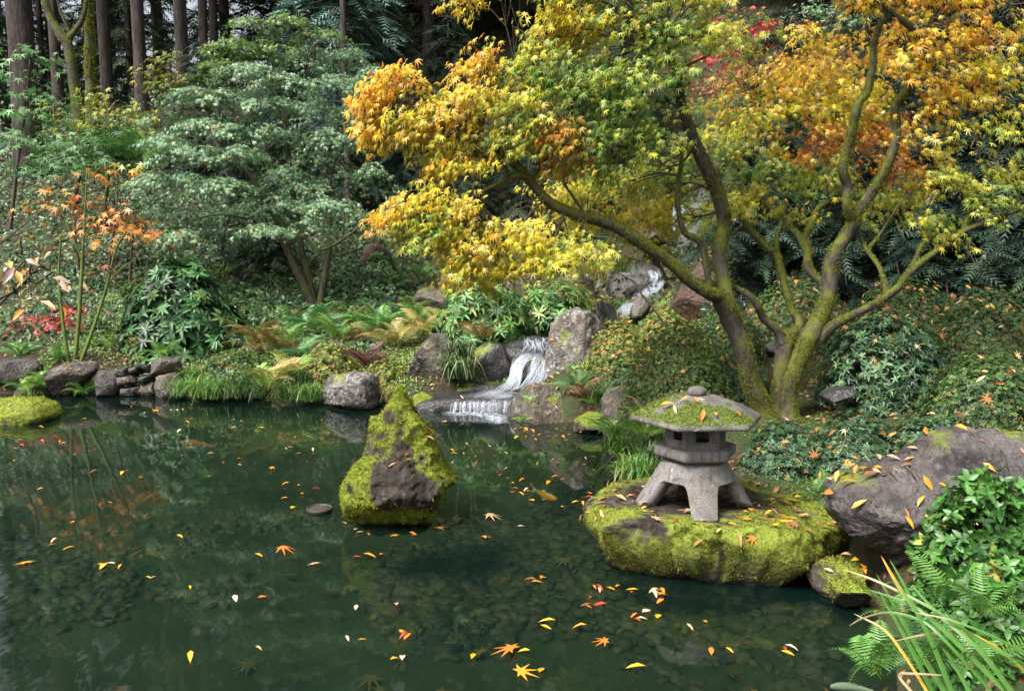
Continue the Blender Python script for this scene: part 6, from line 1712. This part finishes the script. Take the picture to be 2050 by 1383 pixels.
def leaf(p, size, shape, colour, label, group, n=None, rot=None, k=None):
    global NLEAF
    NLEAF += 1
    o = bpy.data.objects.new('fallen_leaf', leaf_mesh(shape, colour, int(rng.integers(3)) if k is None else k))
    COL.objects.link(o)
    o.location = tuple(float(c) for c in p); o.scale = (size,) * 3
    from mathutils import Vector, Quaternion
    q = Vector((0, 0, 1)).rotation_difference(Vector(n if n is not None else (rng.normal() * .05, rng.normal() * .05, 1)))
    o.rotation_mode = 'QUATERNION'
    o.rotation_quaternion = q @ Quaternion((0, 0, 1), float(rng.random() * 6.28 if rot is None else rot))
    return tag(o, label, 'leaf', group)

# the ones that stand out
for px, py, sz, sh, c, lab in [
        (1008, 1303, .12, 'maple', 'orange', 'big orange maple leaf floating near the bottom edge'), (1058, 1345, .11, 'maple', 'golden', 'golden maple leaf floating at the bottom edge right of the big orange one'), (1048, 1306, .06, 'oval', 'yellow', 'small yellow leaf touching the big orange maple leaf\'s right'), (1084, 1342, .06, 'oval', 'golden', 'oval golden leaf beside the bottom-edge maple leaf'),
        (575, 1106, .11, 'maple', 'orange', 'orange maple leaf floating left of the cone rock\'s reflection'), (518, 1112, .08, 'narrow', 'golden', 'golden leaf just left of the floating orange maple leaf'), (990, 1038, .12, 'maple', 'tan', 'tan maple leaf floating right of the cone rock'), (628, 1129, .07, 'maple', 'tan', 'small tan maple leaf below the floating orange one'),
        (48, 1127, .10, 'maple', 'golden', 'golden leaf floating at the left edge'), (360, 1075, .05, 'oval', 'yellow', 'single round yellow leaf in open water'), (806, 1321, .075, 'narrow', 'pale', 'pale leaf floating near the bottom edge under the cone rock'), (947, 1316, .075, 'narrow', 'yellow', 'yellow leaf left of the big orange maple leaf'), (471, 1199, .06, 'oval', 'pale', 'pale curled leaf in the lower left water'), (526, 1197, .05, 'oval', 'orange', 'orange leaf beside the pale curled one'),
        (588, 1018, .09, 'oval', 'yellow', 'yellow-green leaf beside the round drain'), (1095, 1246, .085, 'narrow', 'yellow', 'upper of two yellow leaves in the lower middle water'), (1093, 1256, .07, 'narrow', 'yellow', 'lower of two yellow leaves in the lower middle water'), (1160, 1258, .07, 'narrow', 'golden', 'golden leaf right of the two yellow ones'), (1200, 1285, .08, 'maple', 'orange', 'crumpled orange leaf in the lower middle water'),
        (1272, 1338, .085, 'narrow', 'yellow', 'yellow leaf at the bottom edge below the lantern slab'), (1577, 1308, .06, 'oval', 'yellow', 'yellow leaf of the cluster in the lower right water'), (1570, 1300, .06, 'narrow', 'red', 'red leaf of the cluster in the lower right water'), (1585, 1300, .06, 'narrow', 'pale', 'pale leaf of the cluster in the lower right water'), (740, 1114, .08, 'narrow', 'golden', 'golden leaf below the cone rock on its reflection'), (715, 1116, .05, 'oval', 'red', 'red leaf at the left end of the row under the cone rock'), (765, 1112, .05, 'narrow', 'orange', 'orange leaf at the right end of the row under the cone rock'), (382, 1318, .07, 'narrow', 'yellow', 'yellow leaf alone near the bottom left')]:
    p = G(px, py, .004); leaf(p, sz, sh, c, lab, None)
# drifts of alike leaves
def drift(n, box, label_for, weights=None, group='leaves drifting on the pond', size=(.036, .072)):
    made = 0; last = None
    while made < n:
        px = rng.uniform(box[0], box[2]); py = rng.uniform(box[1], box[3])
        if last is not None and rng.random() < .5: px, py = last[0] + rng.normal() * 26, last[1] + rng.normal() * 7
        if not (box[0] < px < box[2] and box[1] < py < box[3]): continue
        p = G(px, py, .004)
        if pond_sd(np.array([p[0]]), np.array([p[1]]))[0] > -.05: continue
        if abs(p[0] - W(797, 1000, 5.22)[0]) < .37 and abs(p[1] - 5.15) < .33: continue
        if .42 < p[0] < 1.75 and 4.1 < p[1] < 5.1: continue
        sh = (['narrow'] * 8 + ['oval'] * 3 + ['maple'])[int(rng.integers(12))]
        c = ['yellow', 'yellow', 'golden', 'golden', 'golden', 'orange', 'orange', 'tan', 'pale', 'red', 'brown', 'tan'][int(rng.integers(12))]
        leaf(p, rng.uniform(*size), sh, c, label_for(c, sh), group)
        made += 1; last = (px, py)
word = {'narrow': 'slender', 'oval': 'oval', 'maple': 'star-shaped'}
drift(52, (25, 800, 560, 960), lambda c, s: '%s %s leaf drifting on the far left water' % (word[s], c))
drift(12, (25, 960, 620, 1160), lambda c, s: '%s %s leaf drifting on the near left water' % (word[s], c))
drift(10, (100, 1160, 900, 1350), lambda c, s: '%s %s leaf floating low on the bottom left water' % (word[s], c))
drift(18, (560, 830, 760, 1010), lambda c, s: '%s %s leaf drifting left of the cone rock' % (word[s], c))
drift(56, (880, 840, 1240, 1080), lambda c, s: '%s %s leaf drifting between cone rock and lantern' % (word[s], c))
drift(14, (900, 1080, 1240, 1240), lambda c, s: '%s %s leaf floating on the middle foreground water' % (word[s], c))
drift(18, (1240, 1150, 1730, 1350), lambda c, s: '%s %s leaf floating below the lantern slab' % (word[s], c))
drift(16, (1010, 848, 1180, 880), lambda c, s: '%s %s leaf gathered at the wet boulder\'s waterline' % (word[s], c))
# leaves stranded round the foot of the cone rock
for q in range(10):
    a = rng.uniform(-2.9, -.2); c = W(797, 1000, 5.22)
    p = (c[0] + math.cos(a) * .37, 5.16 + math.sin(a) * .34, .005)
    leaf(p, rng.uniform(.04, .07), 'narrow', ['orange', 'golden', 'tan'][q % 3], 'small %s leaf stranded at the cone rock\'s waterline' % ['orange', 'golden', 'tan'][q % 3], 'leaves round the cone rock')

def on_surface(key, n, label_for, group, box=None, zmin=.05, nz=.55, size=(.05, .09), cols=('orange', 'orange', 'golden', 'yellow', 'tan', 'brown'), shapes=('narrow', 'narrow', 'oval', 'maple')):
    V, F = SURF[key]
    P, N = tri_sample(rng, V, F, n * 40)
    toc = unit(np.array([0, 0, CAM_H]) - P)
    ok = (N[:, 2] > nz) & (P[:, 2] > zmin) & ((N * toc).sum(1) > .12)
    if box is not None: ok &= (P[:, 0] > box[0]) & (P[:, 0] < box[2]) & (P[:, 1] > box[1]) & (P[:, 1] < box[3])
    P, N = P[ok][:n], N[ok][:n]
    for p, nn in zip(P, N):
        c = cols[int(rng.integers(len(cols)))]; s = shapes[int(rng.integers(len(shapes)))]
        leaf(p + nn * .012, rng.uniform(*size), s, c, label_for(c, s), group, n=unit(nn + rng.normal(size=3) * .18))
on_surface('rightslab', 34, lambda c, s: '%s %s leaf lying on the tilted grey slab' % (word[s], c), 'leaves on the tilted slab', size=(.05, .095), nz=.3, box=(1.6, 3.0, 2.35, 5), shapes=('narrow', 'narrow', 'narrow', 'oval'))
on_surface('slab', 30, lambda c, s: '%s %s leaf lying on the lantern\'s mossy slab' % (word[s], c), 'leaves on the lantern slab', box=(.6, 4.0, 1.8, 5.2), nz=.5, zmin=.2)
on_surface('slab', 26, lambda c, s: '%s %s leaf on the right end of the lantern\'s mossy slab' % (word[s], c), 'leaves on the lantern slab', box=(1.2, 4.0, 1.8, 5.0), nz=.4, zmin=.18, size=(.04, .075))
on_surface('roof', 12, lambda c, s: '%s %s leaf lying on the lantern roof' % (word[s], c), 'leaves on the lantern roof', size=(.045, .075), nz=.6, zmin=.87, cols=('orange', 'golden', 'tan'), shapes=('narrow', 'narrow', 'oval'))
on_surface('moss_side', 8, lambda c, s: '%s %s leaf on the mossy stone beside the lantern slab' % (word[s], c), 'leaves on the small mossy stones')
# the many leaves caught on the azaleas and rocks: joined, past what can be told apart
acc = Acc()
for key, n, cols in [('C1', 140, LIT), ('C2', 130, LIT), ('C3', 90, LIT), ('E', 30, LIT), ('F1', 26, LIT), ('F2', 34, LIT), ('F3', 16, LIT), ('A', 40, LIT), ('D', 26, LIT), ('B', 50, LIT), ('H1', 18, LIT), ('G', 14, LIT)]:
    P, N = DOMES[key]
    ok = np.where(N[:, 2] > .25)[0]; i = rng.choice(ok, min(n, len(ok)), replace=False)
    sh = rng.random(len(i)) < .5
    for T, kk in ((ML7, i[sh]), (oval_leaf(.3, .06, .15), i[~sh])):
        if len(kk) == 0: continue
        pal = [(2, (.55, .26, .08)), (2, (.62, .42, .22)), (2, (.45, .17, .06)), (1, (.70, .45, .08)), (1, (.3, .12, .05))]
        V, F, C = scatter(T[0], T[1], P[kk] + N[kk] * .03, frames(N[kk] + rng.normal(size=(len(kk), 3)) * .3 + np.array([0, -.3, 0]), rand_unit(rng, len(kk))), rng.uniform(.045, .08, len(kk)), pick(rng, pal, len(kk), .15))
        acc.add(V, F, C)
for key, n in [('fall_front', 18), ('ledge', 30), ('left_wedge', 20), ('left_pale', 10), ('fall_right', 8), ('left_a', 8), ('cone', 14), ('left_moss', 12), ('left_flat', 8), ('slab', 110), ('rightslab', 20)]:
    V, F = SURF[key]
    P, N = tri_sample(rng, V, F, n * 8); ok = (N[:, 2] > .45) & (P[:, 2] > .03); P, N = P[ok][:n], N[ok][:n]
    V, F, C = scatter(NARROW[0], NARROW[1], P + N * .01, frames(N + rng.normal(size=N.shape) * .2, rand_unit(rng, len(P))), rng.uniform(.05, .08, len(P)), pick(rng, LIT, len(P), .2) * 1.3)
    acc.add(V, F, C)
tag(acc.build('scattered_leaves', M['litter']), 'brown and tan fallen leaves caught on azaleas and rocks', 'leaves', kind='stuff')
# sunken leaves on the pond bed
acc = Acc()
n = 46
x, y = rng.uniform(-2.2, 1.7, n), rng.uniform(3.1, 5.6, n); ok = pond_sd(x, y) < -.2; x, y = x[ok], y[ok]
P = np.column_stack([x, y, height(x, y) + .05])
V, F, C = scatter(ML7[0], ML7[1], P, frames(np.array([0, 0, 1.]) + rng.normal(size=P.shape) * .15, rand_unit(rng, len(P))), rng.uniform(.05, .14, len(P)), pick(rng, [(2, (.13, .085, .035)), (2, (.18, .11, .035)), (.6, (.17, .15, .04))], len(P), .2))
acc.add(V, F, C)
tag(acc.build('sunken_leaves', M['litter']), 'brown leaves sunk on the pond bottom', 'leaves', kind='stuff')

# ------------------------------------------------------------------ koi
def koi(px, py, L, heading, label, c1, c2):
    p = G(px, py, 0); p[2] = -.09
    t = root('koi', p, label, 'fish')
    n, m = 22, 12
    s = np.linspace(0, 1, n)
    wid = .070 * np.sin(np.pi * np.clip(s, .03, .97) ** .62) ** .85 * (1 - .35 * s) + .008
    hei = .085 * np.sin(np.pi * np.clip(s, .03, .97) ** .65) ** .8 * (1 - .3 * s) + .010
    bend = .05 * np.sin(s * 4.2)
    a = np.linspace(0, 2 * np.pi, m, endpoint=False)
    V = np.stack([bend[:, None] + wid[:, None] * np.cos(a)[None], (.5 - s)[:, None] * .86 + 0 * a[None], hei[:, None] * np.sin(a)[None]], -1).reshape(-1, 3)
    i = np.arange(n - 1)[:, None] * m; j = np.arange(m)[None]; k = (j + 1) % m
    F = np.concatenate([np.stack([i + j, i + m + j, i + m + k], -1).reshape(-1, 3), np.stack([i + j, i + m + k, i + k], -1).reshape(-1, 3)])
    V = np.vstack([V, [[0, .44, 0]]]); F = np.vstack([F, [((q), (q + 1) % m, len(V) - 1) for q in range(m)]])
    msk = smooth01((vnoise(V * 4.5 + px, 3) + .1) / .2)[:, None]
    C = np.array(c1) * msk + np.array(c2) * (1 - msk)
    ca, sa = math.cos(heading), math.sin(heading)
    Rz = np.array([(ca, -sa, 0), (sa, ca, 0), (0, 0, 1)])
    def put(name, V, F, C): mk(name, (np.asarray(V, float) * L) @ Rz.T + p, F, M['koi'], t, col=C, smooth=True)
    put('body', V, F, C)
    b = bend[-1]
    tail = np.array([(b, -.34, .0), (b + .02, -.52, .10), (b, -.45, 0), (b + .02, -.52, -.08), (b + .004, -.34, .02), (b + .004, -.34, -.02)])
    put('tail_fin', tail, np.array([(4, 1, 2), (5, 2, 3), (4, 2, 5)]), np.tile(c2, (6, 1)))
    put('dorsal_fin', np.array([(.02, .10, .07), (.0, -.10, .055), (.01, .02, .12), (.0, -.08, .09)]), np.array([(0, 2, 3), (0, 3, 1)]), np.tile(c2, (4, 1)))
    for sgn in (-1, 1):
        put('pectoral_fin', np.array([(sgn * .05, .24, -.03), (sgn * .17, .14, -.05), (sgn * .13, .08, -.05), (sgn * .05, .17, -.04)]), np.array([(0, 1, 2), (0, 2, 3)]), np.tile(c2, (4, 1)))
koi(1090, 967, .36, math.radians(215), 'orange and white koi swimming between cone rock and lantern', (.80, .30, .03), (.75, .68, .58))
koi(395, 872, .5, math.radians(70), 'dull orange koi deep in the far left water', (.40, .12, .03), (.30, .14, .06))
koi(1712, 1338, .22, math.radians(80), 'pale koi near the bottom right corner', (.65, .68, .70), (.55, .58, .62))

# ------------------------------------------------------------------ round drain beside the cone rock
p = G(640, 1022, 0)
t = root('pond_drain', p, 'dark round drain basket breaking the surface left of the cone rock', 'drain')
a = np.linspace(0, 2 * np.pi, 36, endpoint=False)
prof = [(.080, -.05), (.082, .0), (.088, .010), (.090, .022), (.082, .026), (.074, .020), (.070, .006)]
V = np.concatenate([np.column_stack([np.cos(a) * r, np.sin(a) * r, np.full(36, z)]) for r, z in prof]) + p
mk('rim', V, grid_faces(36, len(prof)), M['drain'], t, smooth=True)
acc = Acc()
for q in range(-3, 4):
    h = math.sqrt(max(.0004, .074 ** 2 - (q * .02) ** 2))
    for ax in (0, 1):
        A = np.array([q * .02, -h, .012 + .003 * ax]); B = np.array([q * .02, h, .012 + .003 * ax])
        if ax: A, B = A[[1, 0, 2]], B[[1, 0, 2]]
        V, F = tube(np.linspace(A, B, 4) + p, .004, 5); acc.add(V, F)
acc.build('grate', M['drain'], t, smooth=True)
V = np.vstack([np.column_stack([np.cos(a) * .078, np.sin(a) * .078, np.full(36, .004)]), [[0, 0, .004]]]) + p
mk('strainer', V, np.array([(k, (k + 1) % 36, 36) for k in range(36)]), M['drain'], t)
